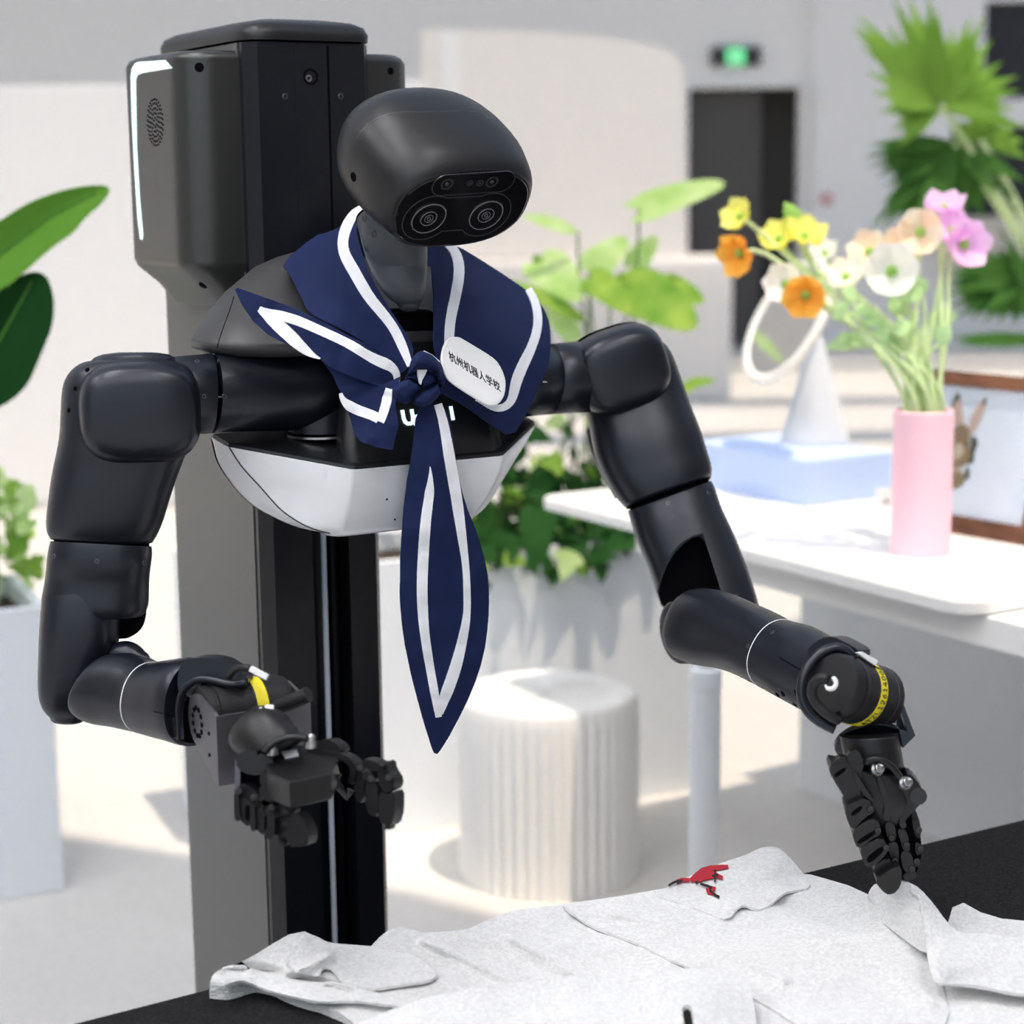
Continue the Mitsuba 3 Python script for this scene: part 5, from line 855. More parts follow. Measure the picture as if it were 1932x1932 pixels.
# pocket flap with the embroidery
pk = lambda q: .006 + .012 * np.exp(-(((q[:, 0] - 1455) / 60) ** 2 + ((q[:, 1] - 1610) / 40) ** 2)) + .006 * np.exp(-(((q[:, 0] - 1395) / 22) ** 2 + ((q[:, 1] - 1705) / 16) ** 2)) + .008 * np.exp(-(((q[:, 0] - 1470) / 22) ** 2 + ((q[:, 1] - 1690) / 14) ** 2))
flap('pocket_flap', chaikin([(1236, 1690), (1262, 1672), (1300, 1653), (1360, 1628), (1410, 1612), (1432, 1600), (1452, 1596), (1472, 1600), (1500, 1628), (1518, 1652), (1532, 1674), (1500, 1680), (1478, 1684), (1455, 1706), (1440, 1714), (1424, 1716), (1405, 1706), (1388, 1714), (1380, 1731), (1364, 1734), (1335, 1722), (1300, 1709), (1262, 1696)], 1), 0, 4.5, .003, pk)
c8 = crop(1230, 1080, 3.116)
def emb(name, pts, mat_, lift=.0022, par='pocket_flap', lab=None):
    def fn(q): return on_table(q, hsurf(q) + pk(q) + lift)
    return add(name, sheet(pts, fn, 3, .0012, toward=np.array([0, 0, 5.0])), mat_, 60, shirt + '__' + par, label=lab)
for pts in ([(222, 1800), (255, 1765), (290, 1738), (340, 1722), (400, 1718), (446, 1718), (450, 1735), (400, 1745), (350, 1752), (385, 1768), (418, 1785), (414, 1803), (375, 1790), (335, 1800), (280, 1816), (235, 1816)], [(140, 1808), (175, 1795), (220, 1796), (222, 1815), (180, 1816), (150, 1822)], [(318, 1858), (345, 1843), (376, 1850), (370, 1868), (350, 1872), (372, 1885), (390, 1902), (358, 1892), (328, 1886)]):
    emb('embroidery', c8(*pts), 'm_red', lab='red embroidered patch')
for pts in ([(100, 1838), (125, 1822), (160, 1808)], [(370, 1746), (374, 1780), (370, 1816)], [(355, 1782), (390, 1776)], [(285, 1828), (320, 1838), (352, 1850)], [(340, 1850), (345, 1872), (365, 1890), (396, 1906)], [(262, 1812), (266, 1828)], [(180, 1806), (150, 1826)]):
    emb('thread', ribbon(c8(*pts), 3.2), 'm_thread', .0028, lab='black embroidery thread')
# hem lifted by the hand: rises to the finger tips and falls over to the right
lf = rbf([(1640, 1692, .034), (1655, 1670, .062), (1690, 1662, .086), (1728, 1672, .084), (1742, 1700, .072), (1765, 1712, .062), (1800, 1750, .048), (1860, 1760, .046), (1932, 1780, .044), (2010, 1790, .04), (1744, 1760, .058), (1752, 1810, .050), (1765, 1856, .040), (1800, 1858, .036), (1860, 1860, .036), (1932, 1874, .036), (2010, 1880, .034), (1850, 1810, .045), (1690, 1720, .060), (1650, 1705, .036), (1700, 1745, .040), (1738, 1790, .036)])
def lifted(q): return on_table(q, lf(q) + (meshkit.fbm(np.c_[q * .02, q[:, :1] * 0], 2, 5) - .5) * .006)
add('lifted_hem', sheet(chaikin([(1740, 1690), (1744, 1740), (1748, 1800), (1757, 1840), (1766, 1857), (1800, 1856), (1850, 1859), (1900, 1871), (1932, 1875), (2010, 1884), (2010, 1775), (1932, 1772), (1860, 1760), (1812, 1762), (1785, 1738), (1762, 1705), (1735, 1675), (1715, 1664), (1722, 1680)], 1), lifted, 5, .004, toward=np.array([0, 0, 5.0])), 'm_shirt', 60, shirt)
lf2 = rbf([(1636, 1694, .034), (1650, 1668, .064), (1690, 1660, .088), (1725, 1668, .086), (1742, 1700, .070), (1746, 1760, .050), (1742, 1800, .030), (1700, 1770, .026), (1660, 1735, .028), (1690, 1710, .056)])
add('lifted_hem', sheet(chaikin([(1634, 1696), (1642, 1676), (1652, 1666), (1690, 1659), (1722, 1668), (1742, 1690), (1747, 1740), (1749, 1795), (1740, 1797), (1710, 1776), (1670, 1745), (1645, 1725)], 1), lambda q: on_table(q, lf2(q)), 4.5, .004, toward=np.array([0, 0, 5.0])), 'm_shirt', 60, shirt)
# nearer sleeve, turned up, with its cuff opening
sl_ = rbf([(660, 1932, .020), (780, 1890, .030), (900, 1862, .036), (1100, 1840, .040), (1300, 1828, .046), (1380, 1832, .048), (1414, 1855, .044), (1422, 1900, .034), (1428, 1940, .028), (900, 1932, .030), (1150, 1932, .034), (1300, 1900, .044), (1100, 2060, .030), (1430, 2060, .03), (1000, 1880, .034)])
hole = LineString([(1296, 1905), (1299, 1922), (1299, 1948)]).buffer(9.5)
ol = Polygon(chaikin([(640, 1945), (780, 1888), (900, 1861), (1000, 1850), (1100, 1839), (1200, 1831), (1300, 1826), (1350, 1826), (1386, 1832), (1410, 1846), (1418, 1872), (1424, 1905), (1430, 1950), (1440, 2060), (900, 2060)], 1)).difference(hole)
add('sleeve', sheet(ol, lambda q: on_table(q, sl_(q) + .008 + (meshkit.fbm(np.c_[q * .012, q[:, :1] * 0], 3, 8) - .5) * .010), 6, .005, toward=np.array([0, 0, 5.0])), 'm_shirt', 60, shirt)
add('buttonhole', sheet(LineString([(1296, 1900), (1299, 1950)]).buffer(11), lambda q: on_table(q, np.full(len(q), .024)), 6, .002, toward=np.array([0, 0, 5.0])), 'm_pad', 60, shirt + '__sleeve')
# ---------------------------------------------------------------- the hall
struct('floor', abox(-16, 16, -9, 26, -.1, 0), 'm_floor')
YB_ = 19.0
def wx(px, y=YB_): return (px - 966) / F * (y + .3)
def wz(py, px, y): return float(P(px, py, 1.0)[2] - H0) / float((P(px, py, 1.0))[1]) * y + H0
def wxx(px, py, y): r = ray(px, py); return float(r[0] / r[1] * y)
def rect_px(x0, y0, x1, y1, Y):
    return wxx(x0, y1, Y), wxx(x1, y1, Y), wz(y1, x1, Y), wz(y0, x0, Y)
door = rect_px(1297, 166, 1505, 640, YB_); door = (door[0], door[1], 0.0, door[3])
w1 = rect_px(1850, 4, 1990, 186, YB_); w2 = rect_px(1786, 240, 1990, 410, YB_)
WALL = sbox(-16, 0, 16, 7.5)
for a in (door, w1, w2): WALL = WALL.difference(sbox(a[0], a[2] - .001, a[1], a[3]))
struct('wall_back', prism(WALL, [0, YB_ + .25, 0], (np.array([1.0, 0, 0]), ZU, np.array([0, -1.0, 0])), .25), 'm_wall')
xr = wxx(1527, 400, YB_)
struct('wall_right', abox(xr, 16, YB_ - .35, YB_ - .002, w2[3] + 1.2, 7.5), 'm_wall_cool')
pl_r = sbox(xr, 0, 16, 7.5)
for a in (w1, w2): pl_r = pl_r.difference(sbox(a[0], a[2], a[1], a[3]))
scene.pop('wall_right'); labels.pop('wall_right')
struct('wall_right', prism(pl_r, [0, YB_ - .002, 0], (np.array([1.0, 0, 0]), ZU, np.array([0, -1.0, 0])), .10), 'm_wall_cool')
k = struct('door_1', [abox(door[0] - .3, door[1] + .1, YB_ + .26, YB_ + 3, -.02, 0), abox(door[0] - .4, door[0] - .3, YB_ + .26, YB_ + 3, 0, door[3] + .2), abox(door[1] + .1, door[1] + .2, YB_ + .26, YB_ + 3, 0, door[3] + .2), abox(door[0] - .4, door[1] + .2, YB_ + .26, YB_ + 3, door[3] + .1, door[3] + .2), abox(door[0] - .4, door[1] + .2, YB_ + .9, YB_ + 1.0, 0, door[3] + .2)], 'm_door_pale')
add('door_leaf', abox(door[0] + .05, door[0] + .75, YB_ + .3, YB_ + .36, 0.01, door[3] - .02), 'm_door', False, k)
add('door_frame', [abox(door[0] - .06, door[0], YB_ - .03, YB_ + .25, 0, door[3]), abox(door[1], door[1] + .06, YB_ - .12, YB_ + .25, 0, door[3]), abox(door[0] - .06, door[1] + .06, YB_ - .03, YB_ + .25, door[3], door[3] + .06)], 'm_wall', False, k)
for i, a in enumerate((w1, w2)):
    k = struct(f'window_{i + 1}', abox(a[0] - .05, a[1] + .3, YB_ + .10, YB_ + .14, a[2] - .05, a[3] + .05), 'm_dark_glass')
    add('window_frame', [abox(a[0], a[1], YB_ + .02, YB_ + .10, a[2], a[2] + .05), abox(a[0], a[1], YB_ + .02, YB_ + .10, a[3] - .05, a[3]), abox(a[0], a[0] + .05, YB_ + .02, YB_ + .10, a[2], a[3])], 'm_dark', False, k)
s_ = rect_px(1770, 412, 1990, 470, YB_ - .6)
struct('trim_1', abox(s_[0], s_[1] + 3, YB_ - .8, YB_ - .11, s_[2], s_[3]), 'm_beige')
# ceiling over the near half of the hall; its edge lets the noon sun fall on the far half
ce = Polygon([(-16, -9), (16, -9), (16, -1.0), (-16, 10.5)])
ce = Polygon([(-16, -9), (16, -9), (16, 2.0), (1.45, 2.2), (1.2, 2.95), (.8, 3.25), (-1.0, 4.1), (-16, 4.8)])
struct('ceiling', prism(ce, [0, 0, 5.0], np.eye(3), .25), 'm_ceiling')
# the side of the hall behind the viewer: dark right wall, a tall window towards the left, lamps under the ceiling
struct('wall_side', abox(8.0, 8.2, -9, 9.5, 0, 5.0), 'm_hall_side')
fwn = sbox(-16, 0, 8.2, 5.0).difference(sbox(-11.5, .6, 4.6, 4.7))
struct('wall_front', prism(fwn, [0, -8.8, 0], (np.array([1.0, 0, 0]), ZU, np.array([0, -1.0, 0])), .2), 'm_hall_dark')
for i, (x, y) in enumerate([(x, y) for y in (-4.2, -1.9, .4, 2.0) for x in (-3.6, -1.3, 1.0)]):
    if y > 1.5 and x > .5: continue
    k = thing('ceiling_light', f'square white ceiling lamp, {("leftmost", "middle", "rightmost")[i % 3]} in the {("first", "second", "third", "last")[i // 3]} row from the front window', 'ceiling lamp', 'ceiling lamps over the front of the hall')
    add('frame', abox(x - .54, x + .54, y - .54, y + .54, 4.955, 4.999, .005), 'm_white', 30, k)
    add('diffuser', abox(x - .5, x + .5, y - .5, y + .5, 4.945, 4.96), 'm_lamp', False, k, emitter=emis((7.6, 7.6, 7.8)))
for i, y in enumerate((10.6, 12.6, 15.3)): struct(f'trim_{i + 2}', abox(-16, 16, y, y + .45, 7.2, 7.7), 'm_ceiling')
struct('ceiling_2', abox(-16, 16, 16.2, 26, 7.5, 7.75), 'm_ceiling')
struct('wall_left', abox(-16, -15.8, -9, 26, 0, 7.5), 'm_white')
# partition at the left and reception unit
pz = wz(161, 120, 9.8)
part_ = thing('partition', 'low white partition wall behind the robot', 'partition')
add('panel', abox(-14.5, wxx(800, 400, 9.8), 9.8, 9.95, 0.05, pz, .01), 'm_white', 30, part_)
add('plinth', abox(-14.4, wxx(795, 400, 9.8), 9.82, 9.93, 0, .05), 'm_wall', False, part_)
rec = thing('display_unit', 'tall cream display panel with a rounded corner on a white plinth', 'display panel')
Yp = 14.6
o = [(wxx(x, y, Yp), wz(y, x, Yp)) for x, y in ((796, 485), (796, 62), (800, 56), (870, 56), (980, 58), (1080, 64), (1180, 76), (1240, 88), (1270, 100), (1285, 118), (1290, 140), (1294, 300), (1297, 470), (1297, 485))]
add('panel', prism(Polygon(o), [0, Yp + .3, 0], (np.array([1.0, 0, 0]), ZU, np.array([0, -1.0, 0])), .3), 'm_cream', 30, rec)
e_ = rect_px(836, 60, 872, 484, Yp); add('edge_strip', abox(e_[0], e_[1], Yp - .012, Yp + .01, e_[2], e_[3]), 'm_white', False, rec)
e_ = rect_px(900, 492, 1381, 716, Yp - .2); add('plinth', abox(wxx(780, 492, Yp), e_[1], Yp - .2, Yp + .5, 0, e_[3], .05), 'm_cream', 30, rec)
# exit sign and fire alarm
ex = rect_px(1341, 90, 1434, 124, YB_)
es = thing('exit_sign', 'dark exit sign with a lit green centre above the dark doorway', 'sign')
add('housing', abox(ex[0], ex[1], YB_ - .07, YB_ - .005, ex[2], ex[3], .01), 'm_dark', 30, es)
g_ = rect_px(1372, 92, 1404, 122, YB_ - .08)
add('lit_pane', abox(g_[0], g_[1], YB_ - .085, YB_ - .06, g_[2], g_[3]), 'm_dark', False, es, label='lit green pane', emitter=emis((.10, .75, .28)))
cx_ = (g_[0] + g_[1]) / 2; cz_ = (g_[2] + g_[3]) / 2
rp_ = [LineString([(-.00, .02), (-.02, -.02)]).buffer(.010), LineString([(-.02, -.02), (.015, -.05), (.01, -.075)]).buffer(.007), LineString([(-.02, -.02), (-.04, -.05), (-.065, -.05)]).buffer(.007), LineString([(0, .02), (.03, .0), (.045, .015)]).buffer(.006), LineString([(0, .02), (-.035, .02), (-.045, -.005)]).buffer(.006), Point(.012, .045).buffer(.013)]
add('running_figure', prism(shapely.union_all(rp_), [cx_, YB_ - .086, cz_], (np.array([1.0, 0, 0]), ZU, np.array([0, -1.0, 0])), .004), 'm_white', False, es)
fa_ = rect_px(1548, 366, 1568, 386, YB_ - .1)
al_ = thing('fire_alarm', 'small red fire alarm button on the pale wall', 'alarm')
c_ = np.array([(fa_[0] + fa_[1]) / 2, YB_ - .102, (fa_[2] + fa_[3]) / 2])
add('housing', lathe(c_, [0, -1, 0], [(0, .05), (.03, .05), (.04, .04)], 24), 'm_red', 35, al_); add('button', lathe(c_ + [0, -.04, 0], [0, -1, 0], [(0, .02), (.012, .018)], 16), 'm_white', 35, al_)
for x, y in ((1541, 18), (1545, 186)):
    q = rect_px(x - 9, y - 10, x + 9, y + 10, YB_ - .1); j = thing('junction_box', 'small grey box at the top of the pale wall' if y < 100 else 'small grey box halfway up the pale wall', 'box')
    add('case', abox(q[0], q[1], YB_ - .16, YB_ - .101, q[2], q[3], .01), 'm_wall', 30, j)
# ---------------------------------------------------------------- planters
def planter(a, b, back, h, label, mat_='m_planter'):
    a, b = np.array([*a, 0.0]), np.array([*b, 0.0]); u = unit(b - a); v = np.array([-u[1], u[0], 0]); L = np.linalg.norm(b - a)
    k = thing('planter', label, 'planter'); t = .025
    bx = lambda s0, s1, d0, d1, z0, z1, r=.004: rbox(a + u * (s0 + s1) / 2 + v * (d0 + d1) / 2 + ZU * (z0 + z1) / 2, (u, v, ZU), ((s1 - s0) / 2, (d1 - d0) / 2, (z1 - z0) / 2), r)
    add('box', [bx(0, L, 0, t, 0, h), bx(0, L, back - t, back, 0, h), bx(0, t, t * .8, back - t * .8, 0, h), bx(L - t, L, t * .8, back - t * .8, 0, h)], mat_, 30, k)
    add('soil', bx(t * .9, L - t * .9, t * .9, back - t * .9, .05, h - .05, .002), 'm_soil', False, k)
    return a, u, v, L
pA = PZ(np.array(760.), np.array(1570.), 0)[:2]; pB = PZ(np.array(1318.), np.array(1487.), 0)[:2]
PLN = planter(pA + (pA - pB) * .55, pB, .42, .715, 'long white planter box full of ivy behind the robot')
qB = PZ(np.array(122.), np.array(1680.), 0)[:2]; qA = PZ(np.array(0.), np.array(1700.), 0)[:2]
PLL = planter(qB + (qA - qB) * 5.5, qB, .42, .695, 'white planter box at the left edge of the picture')
cbx = PZ(np.array(1505.), np.array(1490.), 0)[:2]; cby = PZ(np.array(1735.), np.array(1572.), 0)[:2]; cbd = (cby - cbx) / np.linalg.norm(cby - cbx)
planter(cbx, cbx + cbd * 1.9, .42, .71, 'white planter box seen under the desk at the right')
# ---------------------------------------------------------------- leaves
def leaf(base, tip, width, face, bend=.15, fold=.18, shape='ovate', nl=14, nw=4):
    """a thick-less leaf blade with a folded midrib: base and tip in space, width, the way its face points"""
    base, tip = np.asarray(base, float), np.asarray(tip, float); d = tip - base; L = np.linalg.norm(d); d = d / L
    f = np.asarray(face, float); f = unit(f - d * (f @ d)); w = np.cross(d, f)
    t = np.linspace(0, 1, nl); t = t ** .85
    pr = {'ovate': np.sin(np.pi * t ** .75) ** .8, 'heart': np.where(t < .12, .55 + t * 3.2, 1) * np.sqrt(np.clip(1 - t ** 1.6, 0, 1)) * 1.0, 'ivy': np.interp(t, [0, .12, .3, .42, .6, .8, 1], [.35, .9, 1.0, .62, .55, .28, 0]), 'long': np.sin(np.pi * t ** .9) ** .6, 'blade': np.interp(t, [0, .25, .5, .7, .85, 1], [.45, .85, 1.0, .62, .3, .02])}[shape]
    s = np.linspace(-1, 1, 2 * nw + 1); v = []
    for a, p in zip(t, pr):
        back = .22 * L * np.abs(s) ** 2 * (a < .05) if shape == 'heart' else 0
        for b in s:
            x = a * L - (.16 * L * abs(b) ** 1.5 * max(0, 1 - a * 4) if shape == 'heart' else 0)
            v.append(base + d * x + w * b * p * width / 2 + f * (-bend * L * (a - .3) ** 2 * 1.6 + fold * abs(b) * p * width / 2 * (1 - .8 * abs(b)) * 1.2))
    m = 2 * nw + 1; fc = []
    for i in range(nl - 1):
        for j in range(m - 1): fc += [[i * m + j, i * m + j + 1, (i + 1) * m + j + 1], [i * m + j, (i + 1) * m + j + 1, (i + 1) * m + j]]
    return TM(v, fc)
def pxleaf(b, t, w, d0, d1, face=None, **k):
    B, Tp = P(b[0], b[1], d0), P(t[0], t[1], d1)
    f = unit(CAM - B) * .8 + ZU * .5 if face is None else face
    return leaf(B, Tp, w * (d0 + d1) / 2 / F, f, **k)
rng = np.random.default_rng(7)
# pothos in the long planter
pot = thing('pothos_plant', 'variegated lime green plant with heart leaves in the long planter', 'plant')
PL = [((1205, 396), (1368, 338), 66, 5.0, 5.0, 'm_leaf_lime', 'heart', .1), ((1090, 438), (985, 402), 30, 5.0, 4.95, 'm_leaf_lime', 'ovate', .1), ((1018, 492), (1092, 556), 96, 5.05, 4.95, 'm_leaf_lime', 'heart', .2), ((1112, 512), (1182, 446), 74, 5.1, 5.1, 'm_leaf_lime', 'heart', .1), ((1192, 505), (1238, 446), 58, 5.15, 5.1, 'm_leaf_lime', 'heart', .1), ((1112, 522), (1186, 578), 70, 5.0, 4.9, 'm_leaf_mid', 'heart', .2), ((1185, 540), (1312, 608), 118, 5.0, 4.9, 'm_leaf_mid', 'heart', .15), ((1240, 535), (1322, 560), 66, 5.1, 5.0, 'm_leaf_mid', 'heart', .2), ((1106, 606), (955, 520), 34, 5.0, 4.95, 'm_leaf_mid', 'ovate', .12), ((1098, 642), (1030, 585), 50, 5.05, 5.0, 'm_leaf_lime', 'ovate', .1), ((1285, 728), (1350, 714), 24, 4.95, 4.9, 'm_leaf_mid', 'ovate', .1), ((1280, 738), (1310, 730), 26, 4.95, 4.9, 'm_leaf_mid', 'ovate', .1), ((1150, 560), (1210, 510), 60, 5.15, 5.1, 'm_leaf_mid', 'heart', .1), ((1060, 560), (1010, 480), 50, 5.1, 5.05, 'm_leaf_mid', 'heart', .1)]
root = PZ(np.array(1130.), np.array(1000.), .70)
for b, t, w, d0, d1, m_, sh, bd in PL:
    k = add('leaf', pxleaf(b, t, w, d0, d1, shape=sh, bend=bd, nl=18, nw=6), m_, 60, pot)
    B = P(b[0], b[1], d0); r_ = root + np.array([rng.uniform(-.1, .1), rng.uniform(-.05, .05), 0])
    add('stalk', tube(spline([r_, (r_ + B) / 2 + np.array([rng.uniform(-.04, .04), 0, .06]), B + ZU * -.03, B], 14), .0035, 7), 'm_stem_dark', True, pot)
# ivy
a_, u_, v_, L_ = PLN
ivy = thing('ivy_plant', 'dense dark green ivy spilling over the front of the long planter', 'ivy')
cnt = 0
while cnt < 299:
    s = rng.uniform(.45, 1.0) * L_; dd = rng.uniform(-.03, .36); top = .34 * (1 - ((s / L_ - .75) / .6) ** 2)
    z = .68 + abs(rng.normal(0, 1)) * .16
    if dd < .03: z = rng.uniform(.66, .80)
    if z > .72 + top + .08: continue
    b = a_ + u_ * s + v_ * dd + ZU * z
    dr_v = unit(-v_ * rng.uniform(.1, 1) + u_ * rng.normal(0, .8) + ZU * rng.uniform(-1.0, .5)); ln = rng.uniform(.05, .10)
    m_ = 'm_leaf_ivy' if rng.random() < .78 else ('m_leaf_mid' if rng.random() < .75 else 'm_leaf_lime')
    add('leaf', leaf(b, b + dr_v * ln, ln * rng.uniform(.75, 1.05), unit(-v_ + ZU * rng.uniform(.2, 1.2) + u_ * rng.normal(0, .4)), rng.uniform(.05, .3), .15, 'ivy' if rng.random() < .6 else 'heart', 9, 3), m_, 60, ivy); cnt += 1
add('leaf', pxleaf((1015, 962), (1012, 1068), 74, 4.80, 4.74, shape='heart', bend=.1, fold=.25), 'm_leaf_ivy', 60, ivy)
stems = []
for i in range(26):
    s = rng.uniform(.5, .98) * L_; b = a_ + u_ * s + v_ * rng.uniform(.06, .34) + ZU * .67
    stems.append(tube(spline([b, b + u_ * rng.normal(0, .05) - v_ * .02 + ZU * .10, b + u_ * rng.normal(0, .1) - v_ * rng.uniform(0, .12) + ZU * rng.uniform(.1, .2)], 8), .003, 6))
add('stems', stems, 'm_stem_dark', True, ivy, kind='stuff')
# small plant in the left planter
herb = thing('potted_herb', 'leafy light green plant rising from the planter at the left edge', 'plant')
a2_, u2, v2, L2 = PLL
for i in range(110):
    px, py = rng.uniform(-130, 62), rng.uniform(905, 1100)
    if px > 66 - max(0, (1000 - py)) * .25 - max(0, py - 1060) * .6: continue
    b = P(px, py, rng.uniform(4.5, 4.8)); ln = rng.uniform(.035, .065)
    dv = unit(np.array([rng.normal(0, 1), -.4, rng.normal(.1, .8)]))
    add('leaf', leaf(b, b + dv * ln, ln * .8, unit(np.array([rng.normal(0, .5), -1, 1.0])), .2, .15, 'heart', 9, 3), 'm_leaf_lime' if rng.random() < .35 else 'm_leaf_mid', 60, herb)
st = []
for i in range(12):
    b = a2_ + u2 * (L2 - rng.uniform(.06, .5)) + v2 * rng.uniform(.08, .3) + ZU * .64
    st.append(tube(spline([b, b + np.array([rng.normal(0, .03), 0, .1]), b + np.array([rng.normal(0, .06), 0, .2])], 7), .003, 6))
add('stems', st, 'm_stem', True, herb, kind='stuff')
# large leaved plant
big = thing('rubber_plant', 'large leaved plant with one bright and one dark leaf at the left edge', 'plant')
def bigleaf(out, rib, d, slope, m_):
    out = chaikin(out, 2); rl_ = LineString(rib); d0, d1 = d
    def fn(q):
        dist = shapely.distance(shapely.points(q), rl_); al_ = shapely.line_locate_point(rl_, shapely.points(q), normalized=True)
        return P(q[:, 0], q[:, 1], d0 + (d1 - d0) * al_ - dist * slope)
    k = add('leaf', sheet(out, fn, 11, .0015), m_, 60, big)
    rp_ = np.array([rl_.interpolate(t, True).coords[0] for t in np.linspace(0, .97, 30)]); c_ = fn(rp_)
    add('midrib', tube(c_ + fw * -.002, np.linspace(.006, .0015, 30), 8), 'm_rib', True, k)
    return c_[0]
r1 = bigleaf([(207, 353), (190, 349), (150, 352), (100, 364), (50, 384), (0, 416), (-120, 500), (-190, 590), (-205, 660), (-120, 640), (-40, 600), (0, 553), (40, 518), (100, 464), (140, 438), (158, 412), (185, 390), (204, 368)], [(-200, 640), (-100, 555), (0, 480), (100, 405), (195, 358)], (3.75, 3.6), .0006, 'm_leaf_big')
r2 = bigleaf([(58, 512), (85, 516), (98, 545), (102, 580), (97, 620), (82, 655), (68, 690), (52, 725), (28, 750), (0, 768), (-40, 780), (-90, 770), (-110, 720), (-90, 640), (-40, 580), (0, 548), (30, 525)], [(-100, 775), (-40, 700), (0, 642), (40, 570), (66, 522)], (3.72, 3.66), .0006, 'm_leaf_dark')
sb = a2_ + u2 * (L2 - .45) + v2 * .2 + ZU * .64
add('stem', tube(spline([sb, sb + ZU * .35, (r1 + sb + ZU * .6) / 2 + ZU * .05, r1], 20), .010, 9), 'm_stem_dark', True, big)
add('stem', tube(spline([sb + ZU * .3, (r2 + sb + ZU * .3) / 2 - ZU * .05, r2], 20), .007, 9), 'm_stem_dark', True, big)
# fan palm
palm = thing('fan_palm', 'tall fan palm with pleated green fronds by the dark windows', 'palm')
c18 = crop(1500, 0, 4.025); c19 = crop(1520, 380, 4.689)
def frond(hub, tips, d, m_, wpx, foot):
    H = P(hub[0], hub[1], d); k = thing(palm + '__frond', None, None); 
    add('stalk', tube(spline([foot, (foot + H) / 2 + np.array([0, .1, .12]), H], 16), .012, 8), 'm_stem', True, k)
    k2 = k
    for i, (x, y) in enumerate(tips):
        for sub in (0, 1):
            if sub: 
                if i + 1 >= len(tips): continue
                x2, y2 = tips[i + 1]; 
                if math.hypot(x2 - x, y2 - y) > 130: continue
                x, y = hub[0] + ((x + x2) / 2 - hub[0]) * .80, hub[1] + ((y + y2) / 2 - hub[1]) * .80
            Tp = P(x, y, d + rng.uniform(-.12, .12)); B = H + (Tp - H) * .04
            add('leaflet', leaf(B, Tp, wpx * d / F, unit(CAM - H) + ZU * .3, rng.uniform(.02, .12), .35, 'blade', 10, 2), m_, 60, k2)
foot = P(2090., 800., 6.6)
frond((1776, 199), c18((750, 1130), (720, 990), (630, 840), (590, 690), (560, 540), (510, 340), (450, 225), (440, 150), (470, 95), (740, -30), (860, -60), (1010, -40), (1080, 60), (1200, 190), (1340, 110), (1440, 110), (1510, 270), (1580, 460), (1720, 550), (1715, 680), (1690, 820), (1760, 960)), 6.4, 'm_palm', 29, foot)
frond((1800, 272), c18((740, 1080), (560, 1090), (550, 1170), (560, 1260), (600, 1330), (670, 1420), (640, 1560), (570, 1730), (650, 1745), (740, 1800), (860, 1800), (1000, 1790), (1150, 1760), (1300, 1740), (1450, 1690), (1560, 1600), (1680, 1500), (1760, 1380)), 6.5, 'm_palm_dark', 32, foot)
frond((1850, 262), c18((1180, 1000), (1240, 920), (1330, 880), (1450, 870), (1560, 900), (1680, 960), (1780, 1060), (1800, 1200), (1150, 1080)), 6.45, 'm_palm', 26, foot)
frond((1925, 530), c19((1200, 620), (1180, 720), (1230, 820), (1250, 930), (1330, 1010), (1450, 1030), (1580, 1060), (1700, 1080), (1850, 1100), (1980, 1080), (1280, 540), (1400, 480), (1560, 420), (1700, 400), (1850, 420)), 6.2, 'm_palm_dark', 28, foot)
frond((1990, 640), c19((1300, 1225), (1280, 1190), (1340, 1260), (1700, 180), (1820, 330), (1900, 250)), 6.0, 'm_palm_dark', 22, foot)
pk_ = thing('palm_pot', 'pot of the fan palm', 'pot')
scene_keys_before = None
labels.pop(pk_)
add('trunk', tube(spline([np.array([foot[0] + .05, foot[1], .45]), np.array([foot[0] + .02, foot[1], .8]), foot], 14), np.linspace(.06, .03, 14), 12), 'm_stem_dark', True, palm)
add('pot', lathe([foot[0] + .05, foot[1], 0], ZU, [(0, .17), (.02, .18), (.46, .22), (.48, .22), (.48, .195), (.42, .19), (.42, .001)], 40), 'm_planter', 35, palm)
# ---------------------------------------------------------------- desk
ZD = .92; KD = (H0 - ZD) / .9
desk = thing('desk', 'white desk with a rounded top standing in the sunlight at the right', 'desk')
A, B_ = PZ(np.array(1008.), np.array(936.), ZD), PZ(np.array(1822.), np.array(1140.), ZD)
ub_ = unit(B_ - A); vb = np.array([-ub_[1], ub_[0], 0]); Ls = np.linalg.norm(B_ - A)
def dk(s, t, z): q = A + ub_ * s + vb * t; return np.array([q[0], q[1], z])
sp_ = sbox(0, 0, Ls, 1.25).buffer(-.06).buffer(.06)
add('top', prism(sp_, dk(0, 0, ZD - .026), (ub_, vb, ZU), .026, .003), 'm_desk', 35, desk)
e0, e1_ = PZ(np.array(1430.), np.array(1104.), ZD - .085), PZ(np.array(1932.), np.array(1235.), ZD - .085)
off = float((e0 - A) @ vb); 
add('counter', rbox(dk(.34 + 1.2, off + .66, ZD - .0575), (ub_, vb, ZU), (1.20, .66, .029), .004), 'm_desk', 30, desk)
lg0 = P(1331., 1262., 3.62); lg = np.array([lg0[0], lg0[1], 0]); rr_ = 29.5 * 3.62 / F; zl = lg0[2]
add('leg', lathe(lg, ZU, [(0, rr_ * 1.0), (zl - .035, rr_), (zl - .034, rr_ * 1.06), (zl - .006, rr_ * 1.06), (zl, rr_ * .98), (zl + .003, rr_ * .7), (ZD - .09, rr_ * .7)], 32), 'm_planter', 35, desk)
add('foot', rbox([lg[0] + .08, lg[1] + .10, .012], (vb, ub_, ZU), (.22, .035, .012), .005), 'm_planter', 30, desk)
add('leg', [cbox(dk(1.9, off + .9, (ZD - .09) / 2), (ub_, vb, ZU), (.03, .03, (ZD - .09) / 2))], 'm_planter', False, desk)
